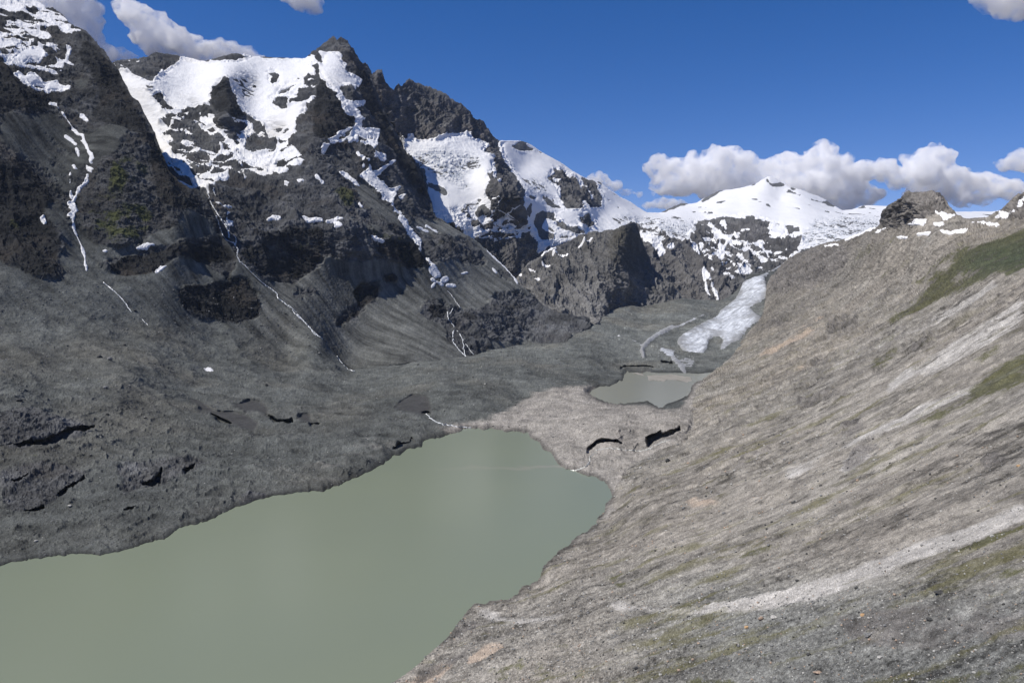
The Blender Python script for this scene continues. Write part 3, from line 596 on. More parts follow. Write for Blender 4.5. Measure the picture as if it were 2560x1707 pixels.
snowC = paint([
  ('S',1,[(150,120),(283,150),(640,135),(770,140),(800,200),(790,260),(760,330),(733,350),(720,358),(690,345),(640,305),(600,285),(560,270),(500,270),(455,275),(430,300),(425,330),(432,372),(445,392),(430,400),(400,380),(150,300)]),
  # patchy zone under the basin
  ('K1',.50,[(1590,1180),(1700,1110),(1960,1090),(2090,1120),(2352,1300),(2352,1568),(1740,1568),(1690,1420)]),
  ('K2',.40,[(-400,850),(0,740),(130,720),(480,790),(700,970),(880,990),(1000,1130),(900,1240),(780,1300),(560,1340),(400,1350),(0,1330),(-200,1250)]),
  ('K2',1,[(440,740),(600,840),(700,960),(870,990),(960,830),(1050,640),(1110,550),(1150,400),(900,350),(500,500)]),
  # summit snow face and its gullies
  ('K2',1,[(1060,185),(1160,150),(1240,118),(1350,110),(1400,160),(1385,190),(1435,230),(1420,290),(1500,330),(1600,385),(1540,470),(1480,490),(1440,470),(1375,455),(1370,480),(1450,540),(1420,580),(1500,600),(1640,590),(1600,640),(1530,680),(1540,730),(1620,780),(1580,820),(1600,850),(1700,860),(1770,900),(1745,960),(1740,1040),(1700,1070),(1560,1010),(1480,990),(1340,1005),(1200,970),(1330,940),(1370,890),(1480,870),(1520,820),(1500,760),(1440,690),(1380,580),(1250,430),(1170,330),(1150,230),(1060,210)]),
  ('K2',.0,[(1520,960),(1600,940),(1640,990),(1560,1000)]),('K2',0,[(1640,930),(1720,940),(1710,970),(1660,960)]),('K2',.2,[(1360,910),(1470,910),(1440,960),(1370,970)]),('K2',0,[(1590,800),(1700,800),(1700,860),(1600,840)]),
  ('K2',1,[(1190,1020),(1280,1020),(1240,1080),(1200,1060)]),('K2',.9,[(1700,1070),(1740,1090),(1830,1120),(1810,1200),(1720,1130)]),
  ('K2',1,[(1550,1090),(1610,1230)],(4,3)),('K2',1,[(1590,1130),(1660,1170)],(3,5)),
  ('K2',1,[(1920,1175),(1830,1230),(1760,1290),(1680,1290),(1660,1240)],(5,8)),
  ('K2',1,[(1640,1260),(1680,1290),(1780,1280),(1830,1240),(1780,1300),(1730,1330),(1800,1400),(1850,1440),(1960,1440),(1950,1460),(1860,1490),(1905,1568),(1790,1568),(1700,1470),(1620,1380),(1540,1370),(1560,1320)]),
  ('K2',1,[(1390,1300),(1470,1350),(1560,1430)],(10,4)),('K2',1,[(1140,1325),(1210,1385)],(5,4)),('K2',1,[(960,1375),(1005,1375)],(6,6)),('K2',1,[(830,1405),(870,1408)],(4,4)),
  ('K2',1,[(1940,1520),(2030,1510),(2000,1540),(1960,1538)]),
  # rocks standing out of the basin
  ('K1',0,[(1100,600),(1250,585),(1370,585),(1440,555),(1530,515),(1770,550),(1760,580),(1700,640),(1590,700),(1530,745),(1500,795),(1450,790),(1260,700),(1160,690),(1130,650)]),
  ('K1',1,[(1250,595),(1290,600),(1270,615)]),('K1',1,[(1330,610),(1390,615),(1370,632),(1330,630)]),('K1',1,[(1200,660),(1250,670),(1240,690),(1190,690)]),
  ('K1',0,[(1770,545),(1900,575),(1950,600),(2130,560),(2352,525),(2360,560),(2100,600),(1970,608),(1880,585)]),
  ('K2',0,[(-30,215),(0,185),(200,155),(330,130),(420,145),(510,160),(430,178),(300,185),(180,195),(60,215)]),
  ('K2',.0,[(600,170),(800,180),(1030,185)],(3,3)),
  ('K2',0,[(1040,185),(1130,80),(1250,-10),(1340,-60),(1440,-20),(1520,90),(1600,200),(1640,240),(1800,700),(1500,600),(1600,640),(1800,760),(2100,1200),(1900,1180),(1760,1050),(1790,900),(1700,850),(1640,760),(1560,720),(1540,680),(1600,640),(1640,590),(1500,590),(1420,570),(1370,465),(1480,495),(1560,450),(1605,390),(1490,330),(1420,280),(1440,230),(1385,190),(1420,165),(1350,110),(1240,118),(1150,155)]),
  ('K1',0,[(1430,845),(1480,855),(1500,880),(1470,885)]),('K1',0,[(1490,935),(1580,925),(1610,990),(1660,1030),(1720,1050),(1700,1085),(1640,1070),(1560,1020)]),
  ('K1',0,[(1570,1060),(1640,1100),(1600,1100)]),('K1',0,[(1590,1190),(1650,1120),(1700,1180),(1650,1250)]),
  ('K1',.05,[(1800,1140),(1850,1105),(1900,1160),(1880,1230),(1810,1200)]),('K1',.05,[(1830,1085),(1920,1090),(2030,1280),(2130,1420),(2150,1500),(1990,1470),(1900,1400),(1880,1230),(1940,1200)]),
  ('K1',0,[(1690,1280),(1800,1260),(1840,1310),(1750,1420),(1690,1400)]),('K1',0,[(1970,1100),(2030,1110),(2030,1150)]),
  ('K2',0,[(110,510),(170,470),(215,395),(240,375),(265,400),(300,480),(350,570),(380,650),(450,745),(380,720),(300,750),(330,800),(450,790),(475,830),(420,870),(390,910),(270,890),(170,860),(130,780),(110,700),(125,600)]),
  ('K2',0,[(655,320),(700,305),(740,320),(785,355),(750,400),(705,425),(680,400),(710,360)]),('K2',0,[(745,520),(780,460),(870,425),(935,410),(935,435),(890,450),(870,490),(830,525)]),
  ('K2',0,[(680,550),(740,538),(745,565),(700,572)]),('K2',0,[(705,625),(760,585),(860,580),(862,670),(800,675)]),('K2',0,[(870,580),(960,560),(900,525),(1000,480),(1060,450),(1010,440),(1010,350),(1060,320),(1110,310),(1130,280),(1085,245),(1110,225),(1140,240),(1140,175),(1190,165),(1205,210),(1160,225),(1170,330),(1190,500),(1000,600),(900,600),(880,640)]),
  ('K2',0,[(520,445),(550,460),(545,485),(520,475)]),('K2',0,[(945,375),(985,375),(980,395),(950,392)]),
  ('K2',.6,[(1050,380),(1100,370),(1100,400),(1060,405)]),('K2',.55,[(1080,440),(1170,430),(1100,470)]),
  # the dark pyramid
  ('K2',0,[(1170,330),(1200,390),(1250,440),(1380,590),(1440,700),(1520,780),(1525,830),(1480,870),(1370,890),(1330,940),(1240,970),(1190,970),(1200,1010),(1060,1060),(880,1010),(870,985),(930,900),(960,800),(1040,650),(1110,560),(1150,500)]),
  ('K2',0,[(510,820),(590,820),(620,870),(590,900),(530,880)]),('K2',.05,[(460,900),(690,940),(760,990),(750,1080),(660,1060),(540,1110),(420,1060),(430,990)]),
  ('K2',.1,[(730,1180),(850,1160),(860,1230),(740,1240)]),('K2',.05,[(0,1340),(140,1340),(300,1290),(420,1350),(500,1400),(200,1440),(0,1420)]),
  # streaks of snow between the rocks
  ('K2',1,[(60,790),(200,900),(280,1000),(370,1080),(420,1110),(540,1135)],(9,7)),('K2',1,[(0,850),(140,950),(180,970)],(7,3)),
  ('K2',1,[(410,880),(470,870),(520,900),(450,960),(430,1060),(370,1070),(400,980)]),
  ('K2',1,[(390,1100),(560,1140),(640,1080),(670,1085),(665,1140),(540,1150),(430,1140)]),
  ('K2',1,[(765,970),(768,1060),(740,1110),(700,1190),(600,1250)],(5,9)),('K2',1,[(560,1320),(640,1280),(800,1260),(790,1300),(620,1310)]),
  ('K2',.8,[(880,1240),(920,1180),(980,1160),(1020,1170),(930,1230)]),('K2',1,[(400,1230),(440,1340),(480,1340),(430,1375),(420,1330)]),
  ('K2',1,[(205,1030),(230,1110),(210,1140),(120,1175),(80,1140)],(8,4)),('K2',1,[(150,1335),(200,1320),(265,1320)],(6,5)),('K2',1,[(340,1100),(350,1150),(360,1210),(410,1240)],(3,4)),
  # long couloir beside the left ridge
  ('K5',1,[(1590,0),(1640,0),(1720,180),(1750,230),(1840,290),(1950,380),(2100,405),(2110,440),(2120,465),(2090,470),(2040,510),(1950,460),(1800,350),(1700,220),(1620,90)]),
  ('K5',1,[(1830,230),(1850,330)],(6,8)),('K5',1,[(1600,190),(1640,240),(1740,320),(1810,380)],(5,6)),('K5',1,[(1570,120),(1700,240),(1850,370)],(3,5)),('K5',1,[(1740,400),(1800,430),(1890,450)],(4,6)),
  ('K5',1,[(2100,355),(2150,335),(2230,335)],(6,5)),('K5',1,[(2110,640),(2180,655),(2270,645)],(4,4)),
  ('K6',1,[(255,330),(310,315),(265,350),(270,390),(330,405),(310,425),(340,435),(290,455),(250,400)]),
  ('K6',1,[(150,245),(220,262),(310,258)],(4,5)),('K6',1,[(670,355),(720,340),(775,352)],(3,5)),('K6',1,[(1015,350),(1060,375),(1130,375),(1195,378)],(4,6)),
  ('K6',1,[(1240,385),(1320,380),(1350,365),(1390,375)],(4,4)),('K6',1,[(1320,400),(1370,410),(1400,455),(1320,445)]),('K6',1,[(1685,540),(1740,570),(1795,600)],(7,7)),
  ('K6',1,[(1640,0),(1800,0),(1850,70),(1960,65),(1860,110),(1905,180),(1880,225),(1940,330),(1925,335),(1820,230),(1740,130)]),
  ('K6',1,[(1940,320),(2000,430),(2080,520),(2150,580),(2165,640),(2160,680)],(6,5)),('K6',1,[(1960,370),(2020,440),(2100,530),(2130,590)],(10,4)),
  ('K6',1,[(2130,460),(2180,480),(2240,510)],(5,3)),('K6',1,[(2215,450),(2270,480),(2330,515)],(5,3)),('K6',1,[(1565,215),(1595,245)],(4,2)),
  ('K7',1,[(265,340),(300,380),(360,460),(400,540),(390,560),(350,570),(300,530),(280,480),(310,420)]),('K7',1,[(320,585),(330,590)],(10,8)),('K7',1,[(415,590),(450,580)],(11,13)),
  ('K7',1,[(470,640),(540,645)],(8,8)),('K7',1,[(340,620),(320,650)],(3,6)),('K7',1,[(350,600),(420,640)],(3,3)),('K7',1,[(910,475),(945,515)],(3,2)),('K7',.9,[(600,525),(660,515)],(2,4)),
  ('K7',1,[(690,100),(740,130),(780,190),(830,250),(880,320),(960,400),(1060,480),(1120,560),(1150,620)],(5,4)),
], 0.0, 0.7)
rockC = paint([
  ('S',0.08,[(600,640),(900,600),(1500,600),(1500,1000),(600,1000)]),
  ('K6',1,[(-100,0),(0,0),(2352,0),(2352,800),(2120,870),(2000,850),(1900,790),(1730,740),(1700,790),(1600,830),(1450,790),(1280,730),(1230,680),(1210,760),(1150,880),(1020,930),(900,1000),(700,1005),(600,960),(490,860),(370,700),(200,500),(0,200)]),
  ('S',1,[(150,100),(1200,60),(1200,480),(150,520)]),
  ('K2',.1,[(1400,1340),(1560,1420),(1700,1490),(1790,1568),(1560,1568),(1490,1450)]),
  ('K6',.1,[(1430,0),(1640,30),(1740,140),(1820,240),(1920,330),(2000,440),(2100,560),(1990,530),(1880,430),(1720,340),(1560,180)]),
  ('K6',.3,[(1350,330),(1440,330),(1600,390),(1850,440),(1900,520),(1700,520),(1500,430),(1400,400)]),
  ('K6',.15,[(1960,330),(2060,360),(2352,420),(2352,540),(2190,560),(2080,430)]),
  ('K7',.1,[(380,0),(560,60),(800,220),(1140,600),(1300,720),(1000,680),(780,640),(600,560),(420,440),(280,320),(220,180),(120,60),(100,0)]),
  ('K7',1,[(210,200),(330,150),(560,160),(700,220),(840,380),(850,440),(720,440),(560,380),(420,410),(300,320)]),
  ('K7',.9,[(900,470),(1060,490),(1150,600),(1050,560),(960,520)]),
  ('K6',1,[(850,1130),(1000,1060),(1190,1050),(1190,1090),(1100,1110),(950,1170)]),('K6',1,[(1500,1050),(1600,1000),(1730,1020),(1760,1180),(1650,1180),(1600,1250),(1520,1150)]),
  ('K6',1,[(1300,1420),(1450,1260),(1560,1240),(1575,1300),(1400,1430)]),('K6',1,[(1720,940),(1900,920),(1950,970),(1900,1000),(1750,980)]),
  ('K7',1,[(200,870),(280,750),(430,800),(480,850),(620,870),(780,920),(960,700),(1200,690),(1350,800),(1500,900),(1760,930),(1880,970),(1860,1060),(1720,1060),(1640,1190),(1450,1200),(1250,1170),(1050,1190),(900,1160),(830,1290),(700,1340),(600,1280),(520,1180),(440,1160),(500,1100),(420,1000),(280,960)]),
], 0.5, 5)
darkC = paint([  # dark rock and shaded faces; the shade is part of the colour
  ('K2',1,[(1170,330),(1380,590),(1520,780),(1480,870),(1370,890),(1330,940),(1190,970),(1100,900),(1110,700),(1150,500)]),('K2',.7,[(1440,230),(1640,300),(1900,900),(2100,1200),(2240,1500),(2200,1568),(2000,1300),(1760,900),(1600,600)]),
  ('K6',1,[(1780,590),(2100,620),(2150,700),(2230,730),(2250,800),(2120,870),(1900,770),(1740,700)]),('K6',.6,[(500,480),(1200,420),(1240,640),(1150,870),(900,980),(600,950),(400,700)]),
  ('K6',1,[(850,1130),(1190,1050),(1100,1110)]),('K6',1,[(1500,1050),(1730,1020),(1760,1180),(1600,1250)]),('K6',1,[(1300,1420),(1560,1240),(1575,1300),(1400,1430)]),('K6',1,[(1720,940),(1900,920),(1950,970),(1900,1000)]),
  ('K7',1,[(250,850),(440,850),(460,960),(320,960)]),('K7',1,[(600,880),(770,930),(760,1000),(620,960)]),('K2',.8,[(110,510),(240,375),(450,745),(300,750),(130,700)]),
], 0.0, 3)
grassC = paint([('K6',.8,[(1280,60),(1420,40),(1560,180),(1480,270),(1350,260)]),('K6',.6,[(1500,480),(1700,450),(1900,540),(2100,610),(1900,640),(1780,600)]),('K7',.6,[(230,210),(400,150),(600,190),(560,240),(300,260)]),
  ('K7',.5,[(260,740),(420,790),(300,850)]),('K6',.35,[(600,600),(1200,520),(1200,700),(700,760)]),('K6',.4,[(1500,1030),(1720,1000),(1900,930),(1900,960),(1700,1060)])], 0, 5)

def peak_relief(S, lam, amp, off, squash=0.5, th=20, fall=(0.96, -0.27)):
    P = S.P; spx = along(P, -fall[1], fall[0]); spa = along(P, *fall)
    Pw = P + lam*.16*np.stack([fbm(P, lam*.9, 3, off=off+3), fbm(P, lam*.9, 3, off=off+53), fbm(P, lam*.9, 3, off=off+93)], -1)
    Q = Pw.copy(); Q[..., 2] *= squash
    big = ridged(Q, lam, 8, 0.56, off=off)
    t = math.radians(th); sl = Pw.copy(); sl[..., 2] = (P[..., 2]*math.cos(t)+P[..., 0]*math.sin(t))*2.6
    s2 = ridged(sl, lam*.8, 6, 0.6, off=off+8)
    ck = cracks(Q, lam*.35, 4, off=off+12); fb = ridged(sl, lam*.16, 5, .65, off=off+17)
    sp = ridged(np.stack([spx+lam*.12*fbm(P, lam*.7, 3, off=off+29), spa*.34, P[..., 2]*.34], -1), lam*.62, 8, .60, off=off+28)
    return (big*amp*.30+sp*amp*.50+s2*amp*.24+fb*amp*.07-ck*amp*.05), s2*.6+.4*sp

def build_C():
    S = C; P = S.P; X, Y = S.X, S.Y
    rock = S.m(rockC); snow = S.m(snowC); dark = S.m(darkC); gr = S.m(grassC)
    rock = np.maximum(rag(S, rock, 90, .5, off=511), rock*.15); dark = rag(S, dark, 110, .45, off=512); gr = rag(S, gr, 60, .6, .3, .75, off=513)
    full = sstep(.75, 1, blur_s(snowC, S, 4))
    dr, sl = peak_relief(S, 230, 84, 101)
    dr = dr*rock*(1-.8*full)
    c = along(P, 0.27, 0.96); a = along(P, 0.96, -0.27)
    Qs = np.stack([c, a*0.08, P[..., 2]*0.08], -1)
    run = ridged(Qs, 45, 5, 0.55, off=121); hum = fbm(P, 60, 7, .6, off=122)
    ds = (1-rock)*(run*4.5+hum*3.5)
    top = sstep(0, 10, S.rt)
    disp = (dr+ds)*(0.35+.65*top)+fbm(P, 8, 3, .75, off=133)*1.8
    D2 = P+S.N*disp[..., None]
    n1 = fbm(P, 260, 6, .6, off=140); n2 = fbm(P, 45, 5, .65, off=144); st = fbm(Qs, 24, 5, .6, off=149)
    spk = rng.normal(size=n1.shape).astype(f32)
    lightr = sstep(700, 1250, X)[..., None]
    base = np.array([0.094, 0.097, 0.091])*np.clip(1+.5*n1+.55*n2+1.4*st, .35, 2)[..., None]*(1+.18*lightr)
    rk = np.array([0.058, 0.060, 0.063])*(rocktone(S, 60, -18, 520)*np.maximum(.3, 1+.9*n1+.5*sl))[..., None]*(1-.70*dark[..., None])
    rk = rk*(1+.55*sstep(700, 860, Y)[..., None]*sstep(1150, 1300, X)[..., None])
    brown = sstep(0, .5, fbm(P, 150, 4, off=171))[..., None]; rk = rk*(1-brown*.4)+np.array([.060, .050, .042])*brown*.4
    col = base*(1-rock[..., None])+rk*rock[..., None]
    g = (gr*sstep(-.15, .3, n2+gr-.4))[..., None]; col = col*(1-g)+np.array([0.046, 0.050, 0.024])*g
    col = np.clip(col*np.clip(np.exp(.15*spk), .6, 2)[..., None], .008, .6)
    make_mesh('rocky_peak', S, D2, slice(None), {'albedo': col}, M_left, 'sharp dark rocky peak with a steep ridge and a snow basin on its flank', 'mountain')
    crev = S.m(crevC)
    cr = ridged(np.stack([P[..., 0]*.6, P[..., 1], P[..., 2]*1.6], -1), 42, 4, .6, off=166)
    S2, keep = snow_cover(S, disp, dr, patchy(S, snow, 60, .65, tilt=-20), 3.0, extra=crev*cr*9+fbm(P, 180, 4, .5, off=155)*5*full)
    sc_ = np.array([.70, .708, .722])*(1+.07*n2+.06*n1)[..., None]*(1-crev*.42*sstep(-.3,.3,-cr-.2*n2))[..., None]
    sc_ = sc_*(1-np.array([.0, .02, .06])*sstep(.1, .6, fbm(P, 300, 4, off=181))[..., None]*1.2)
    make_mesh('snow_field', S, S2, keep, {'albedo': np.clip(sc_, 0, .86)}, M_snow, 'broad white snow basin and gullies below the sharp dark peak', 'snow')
    S.D2 = D2
def blur_s(a, S, r): return S.m(blur(a, r))
crevC = paint([('K2',.9,[(330,330),(480,320),(610,390),(560,480),(500,600),(420,600),(330,520),(270,400)]),('K2',1,[(590,800),(720,770),(860,840),(880,950),(700,910)]),
   ('K1',.8,[(1700,960),(1900,930),(1980,1020),(2030,1090),(1900,1060),(1750,1000)]),('K1',.6,[(1340,980),(1450,1020),(1580,1150),(1580,1250),(1500,1200)]),('K1',.5,[(1780,770),(1870,780),(1820,810)]),('K1',.5,[(1950,850),(2080,830),(2000,870)]),('K2',.3,[(1170,330),(1300,340),(1400,420),(1350,520),(1250,420)])], 0, 4)
build_C()

# ================================================================== SHEET E: far range, snow domes, ice falls and the white pyramid
crestE = [(900,190),(926,182),(944,176),(954,172),(958,186),(967,205),(980,220),(984,225),(990,214),(994,213),(1005,210),(1012,203),(1025,199),(1033,206),(1043,210),(1063,211),(1080,219),(1104,226),(1127,239),(1140,252),(1155,258),
  (1170,276),(1186,292),(1209,302),(1222,322),(1237,340),(1248,350),(1265,353),(1306,352),(1321,358),(1349,378),(1385,398),(1410,412),(1430,427),(1454,442),(1470,446),(1488,452),(1502,456),(1522,474),(1553,494),(1579,507),(1604,525),(1619,532),
  (1650,532),(1680,518),(1704,508),(1729,510),(1744,507),(1760,496),(1772,489),(1798,477),(1830,474),(1859,469),(1890,459),(1905,450),(1915,445),(1923,442),(1936,445),(1948,453),(1961,460),(1975,467),(2000,474),(2022,483),(2045,491),(2066,501),(2078,510),(2088,516),(2106,527),(2131,525),(2150,517),
  (2161,514),(2212,516),(2300,522),(2395,530),(2479,530),(2504,526),(2760,515)]
ctlE = [(900,190,4950),(954,173,5000),(980,225,5000),(1025,200,5250),(1140,252,5400),(1248,350,5650),(1306,352,6050),(1385,398,6250),(1454,442,6350),(1520,474,6500),(1619,532,6850),(1650,532,7200),(1704,508,8200),(1798,477,8150),(1923,442,8000),(2000,474,7900),(2106,527,7800),(2212,516,8300),(2500,527,8300),(2700,520,8300),
  (930,280,4800),(1020,345,4950),(1150,335,5150),(1100,280,5200),(1000,420,4700),(1100,400,4850),(1100,480,4560),(1180,420,4860),(1200,500,4650),(1228,400,4950),(1250,450,4680),(1285,480,4600),(1265,400,5350),(1300,430,5450),(1350,450,5500),(1420,470,5700),(1350,550,4950),(1450,500,5500),(1460,540,5300),(1400,520,5200),
  (1200,600,4480),(1250,560,4600),(1150,580,4300),(1300,650,4560),(1300,700,4480),(1400,600,4900),(1500,540,5750),(1480,600,5100),(1570,550,6000),
  (1600,555,6200),(1700,540,6900),(1750,532,7350),(1800,545,6850),(1900,545,6700),(1850,510,7450),(1950,500,7600),(1650,560,6000),(1700,575,5900),(1650,620,5450),(1650,700,5050),(1700,650,5350),(1750,740,4950),(1750,600,5700),(1820,600,5900),(1900,600,5950),(1900,660,5500),(1830,720,5080),(1960,650,5550),(2000,620,5700),(2050,575,6150),(2000,540,6750),(2100,545,6900),(2150,560,6500),(2300,560,6500),(2600,560,6500),(1600,760,4900),(1400,760,4600),(2000,700,5400)]
ybotE = [(900,330),(1000,460),(1090,600),(1200,690),(1300,770),(1500,760),(1640,800),(1830,790),(1960,760),(2050,700),(2200,620),(2400,600),(2800,600)]
E = Sheet(905, 2720, crestE, ybotE, ctlE, pitch=1.7, backlen=1500, post=lambda x, y, D: hide(x, y, hide(x, y, D, crestC, .05), crestA, .03, 1480), jag=[(905,3),(930,4),(1025,6),(1150,4),(1245,3),(1262,0),(1300,1),(1330,1),(1360,0),(1450,1),(1500,2),(1600,1),(1620,0),(1700,.5),(1800,0),(1915,1),(2000,1.5),(2088,1),(2110,0),(2700,0)])
snowE = paint([
  # ice basin under the middle peak
  ('K3',1,[(380,560),(470,570),(475,520),(520,520),(535,570),(600,575),(700,565),(745,580),(790,545),(920,520),(1070,510),(1110,560),(1230,590),(1275,620),(1240,660),(1330,740),(1310,800),(1350,880),(1360,940),(1270,990),(1240,1090),(1250,1150),(1330,1260),(1440,1330),(1600,1440),(1700,1490),(1500,1470),(1350,1330),(1200,1180),(1150,1170),(1200,1300),(1080,1230),(1000,1230),(900,1270),(860,1360),(740,1310),(700,1260),(690,1170),(650,1000),(640,900),(450,700)]),
  ('K3',.66,[(700,1270),(900,1260),(1200,1180),(1450,1340),(1600,1480),(1568,1568),(1200,1568),(1000,1500)]),
  ('K3',.9,[(890,1380),(950,1345),(1010,1400),(940,1390),(930,1420),(1010,1470),(900,1420)]),
  # snow dome on the right and everything down to the plateau
  ('K3',1,[(1350,600),(1430,595),(1590,590),(1800,700),(2000,820),(2352,960),(2600,1010),(2600,1568),(1760,1568),(1700,1500),(1640,1440),(1450,1320),(1560,1240),(1630,1160),(1620,1080),(1500,900),(1420,760)]),
  ('K4',1,[(-200,0),(300,160),(860,510),(1000,520),(1290,420),(2000,150),(2700,300),(4500,500),(4500,760),(2400,760),(2200,780),(2000,730),(2070,600),(1880,560),(1500,570),(1330,600),(1310,640),(1240,700),(1260,760),(1370,860),(1100,760),(1000,770),(900,800),(800,740),(760,620),(560,660),(200,740),(0,820),(-200,900)]),
  # rocks showing in it
  ('K3',0,[(1480,655),(1530,630),(1570,600),(1610,600),(1640,640),(1720,680),(1650,700),(1560,690)]),
  ('K3',0,[(1740,690),(1790,725)],(2,2)),
  ('K3',0,[(1210,700),(1240,650),(1290,640),(1235,595),(1230,560),(1360,590),(1400,700),(1415,740),(1440,830),(1500,940),(1560,1040),(1615,1100),(1630,1240),(1550,1240),(1440,1310),(1420,1270),(1350,1250),(1400,1150),(1280,1150),(1250,1110),(1270,1030),(1330,950),(1330,870),(1310,780),(1330,740)]),
  ('K3',1,[(1330,1000),(1370,990),(1380,1020),(1340,1030)]),('K3',.9,[(1290,1150),(1390,1145),(1350,1200),(1350,1250),(1300,1210)]),
  ('K3',0,[(1255,905),(1300,900),(1310,980),(1265,970)]),
  ('K3',0,[(1830,960),(1910,900),(1890,870),(1930,850),(1960,900),(2060,1020),(2180,1150),(2200,1260),(2100,1230),(2050,1260),(2020,1200),(2080,1140),(1950,1040)]),
  ('K3',0,[(1960,850),(2000,870),(2150,1000),(2300,1180),(2352,1200),(2352,1250),(2270,1250),(2160,1130),(2050,980)]),
  ('K3',1,[(1900,970),(1960,1000),(2050,1100)],(6,5)),('K3',1,[(1990,1000),(2080,1130)],(5,4)),('K3',1,[(1950,890),(2060,1030),(2140,1090)],(4,9)),
  ('K3',0,[(2150,970),(2230,960),(2300,1010),(2352,1100),(2352,1240),(2300,1200),(2310,1130),(2230,1030)]),
  ('K4',0,[(200,190),(280,190),(350,250),(420,370),(400,460),(320,440),(340,340),(290,280)]),
  ('K4',.05,[(0,70),(60,130),(180,310),(330,450),(310,460),(230,390),(240,470),(60,470),(0,380)]),
  ('K4',.2,[(350,205),(400,215),(480,295),(450,290)]),('K4',.3,[(500,310),(640,390),(620,400),(520,330)]),('K4',.35,[(460,370),(500,410),(470,410)]),('K4',.35,[(560,430),(590,470),(570,470)]),
  ('K4',.1,[(190,560),(250,530),(320,580),(345,620),(280,660),(200,630)]),
  ('K3',.1,[(1620,1100),(1740,1150),(1700,1180),(1620,1140)]),('K3',.25,[(1780,1130),(1900,1150),(2000,1280),(1900,1270),(1800,1200)]),
  ('K3',0,[(1700,1400),(1720,1320),(1790,1280),(1900,1300),(1930,1380),(2100,1450),(2200,1500),(2100,1500),(1920,1430),(1920,1390),(1820,1350),(1790,1440),(1900,1530),(1880,1568),(1780,1568)]),
  ('K3',.0,[(1850,1450),(1900,1490)],(6,4)),('K3',.25,[(1510,1330),(1600,1380),(1650,1430),(1560,1400)]),
  ('K4',.1,[(0,590),(100,660),(240,720),(140,720),(60,690),(0,670)]),('K4',.1,[(0,740),(140,750),(60,770),(0,765)]),
  ('K3',.25,[(660,1000),(760,1030),(860,1100),(840,1140),(740,1090),(670,1040)]),
  # white pyramid's rocks
  ('K4',0,[(1380,410),(1430,370),(1560,300),(1540,340),(1400,420)]),('K4',.35,[(1290,500),(1500,505),(1500,525),(1300,520)]),
  ('K4',0,[(2010,185),(2040,175),(2045,215),(2090,235),(2170,220),(2220,255),(2150,260),(2080,260),(2030,220)]),
  ('K4',.0,[(2170,320),(2250,300),(2352,340),(2352,355),(2260,325)]),('K4',.1,[(2180,440),(2352,470),(2352,485),(2260,465)]),
  ('R3',0,[(750,1275),(800,1295),(770,1300)]),('R3',0,[(790,1330),(850,1335),(820,1342)]),('R3',.1,[(880,1360),(960,1370),(1040,1390),(1065,1420),(1030,1410),(950,1385),(890,1372)]),('R3',0,[(1000,1365),(1050,1385),(1065,1420),(1010,1395)]),
  ('R3',.3,[(700,1405),(820,1425),(740,1415)]),('R3',.3,[(950,1425),(1020,1450)],(3,3)),('R3',.0,[(1210,1425),(1260,1405),(1280,1420),(1230,1430)]),
  # cliffs under the plateau
  ('K4',.30,[(1320,640),(1450,600),(1600,600),(1800,640),(2000,700),(2200,800),(2352,850),(2352,1100),(1750,1120),(1500,1100),(1400,900)]),
  ('K4',0,[(1330,600),(1500,570),(1880,560),(2070,595),(1920,620),(1860,660),(1770,650),(1770,700),(1640,720),(1600,680),(1560,700),(1540,640),(1450,605),(1400,610)]),
  ('K4',0,[(1320,640),(1440,620),(1560,740),(1540,760),(1480,740),(1350,700)]),('K4',1,[(1560,610),(1640,610),(1620,680),(1580,650)]),('K4',1,[(1440,620),(1500,640),(1620,740),(1750,720),(1760,755),(1560,770)]),
  ('K4',1,[(1600,790),(1700,790),(1780,820),(1960,800),(1980,850),(1820,850),(1700,830),(1620,840)]),('K4',1,[(1420,700),(1560,800),(1600,860)],(5,4)),
  ('K4',0,[(2110,610),(2170,605),(2160,635),(2110,630)]),('K4',0,[(2210,640),(2352,640),(2352,700),(2300,700),(2240,750)]),('K4',.0,[(1790,730),(1880,690),(2040,700),(2070,740),(1980,780),(1850,770)]),
  ('K4',.05,[(1980,800),(2100,760),(2200,800),(2352,860),(2352,920),(2100,900),(2000,850)]),('K4',.9,[(2110,900),(2160,895),(2220,925)],(4,3)),
  ('K4',1,[(1700,1010),(1760,1100)],(3,6)),('K4',1,[(1740,1080),(1810,1085)],(3,3)),('K4',1,[(1620,1100),(1700,1140)],(3,4)),('K4',1,[(1540,880),(1600,940)],(3,6)),('K4',1,[(1040,825),(1110,815),(1120,850),(1050,850)]),
  ('K4',.7,[(790,680),(1000,690),(1060,740),(980,780),(1040,900),(940,860),(900,780),(820,740)]),('K4',.9,[(1210,640),(1320,650),(1340,720),(1260,760),(1370,880),(1300,830),(1230,720)]),
  ('K4',.9,[(1250,770),(1310,830),(1370,890)],(5,5)),('K4',.8,[(1070,700),(1160,780)],(4,3)),
  ('K4',.8,[(1360,950),(1420,1100),(1440,1230),(1470,1360)],(3,3)),('K4',.8,[(1410,1050),(1480,1170),(1540,1300),(1560,1360)],(3,4)),('K4',.7,[(900,820),(1000,900)],(4,3)),
  # icefall at the right of the plateau
  ('R3',1,[(860,1520),(1100,1480),(1380,1500),(1420,1559),(1300,1600),(800,1620)]),
  ('R6',1,[(860,40),(900,10),(1350,10),(1330,40),(1150,110),(1000,150),(900,170),(805,205),(820,130)]),
  ('R6',1,[(800,200),(720,270),(620,350),(560,380)],(7,6)),
], 0.0, 0.8)
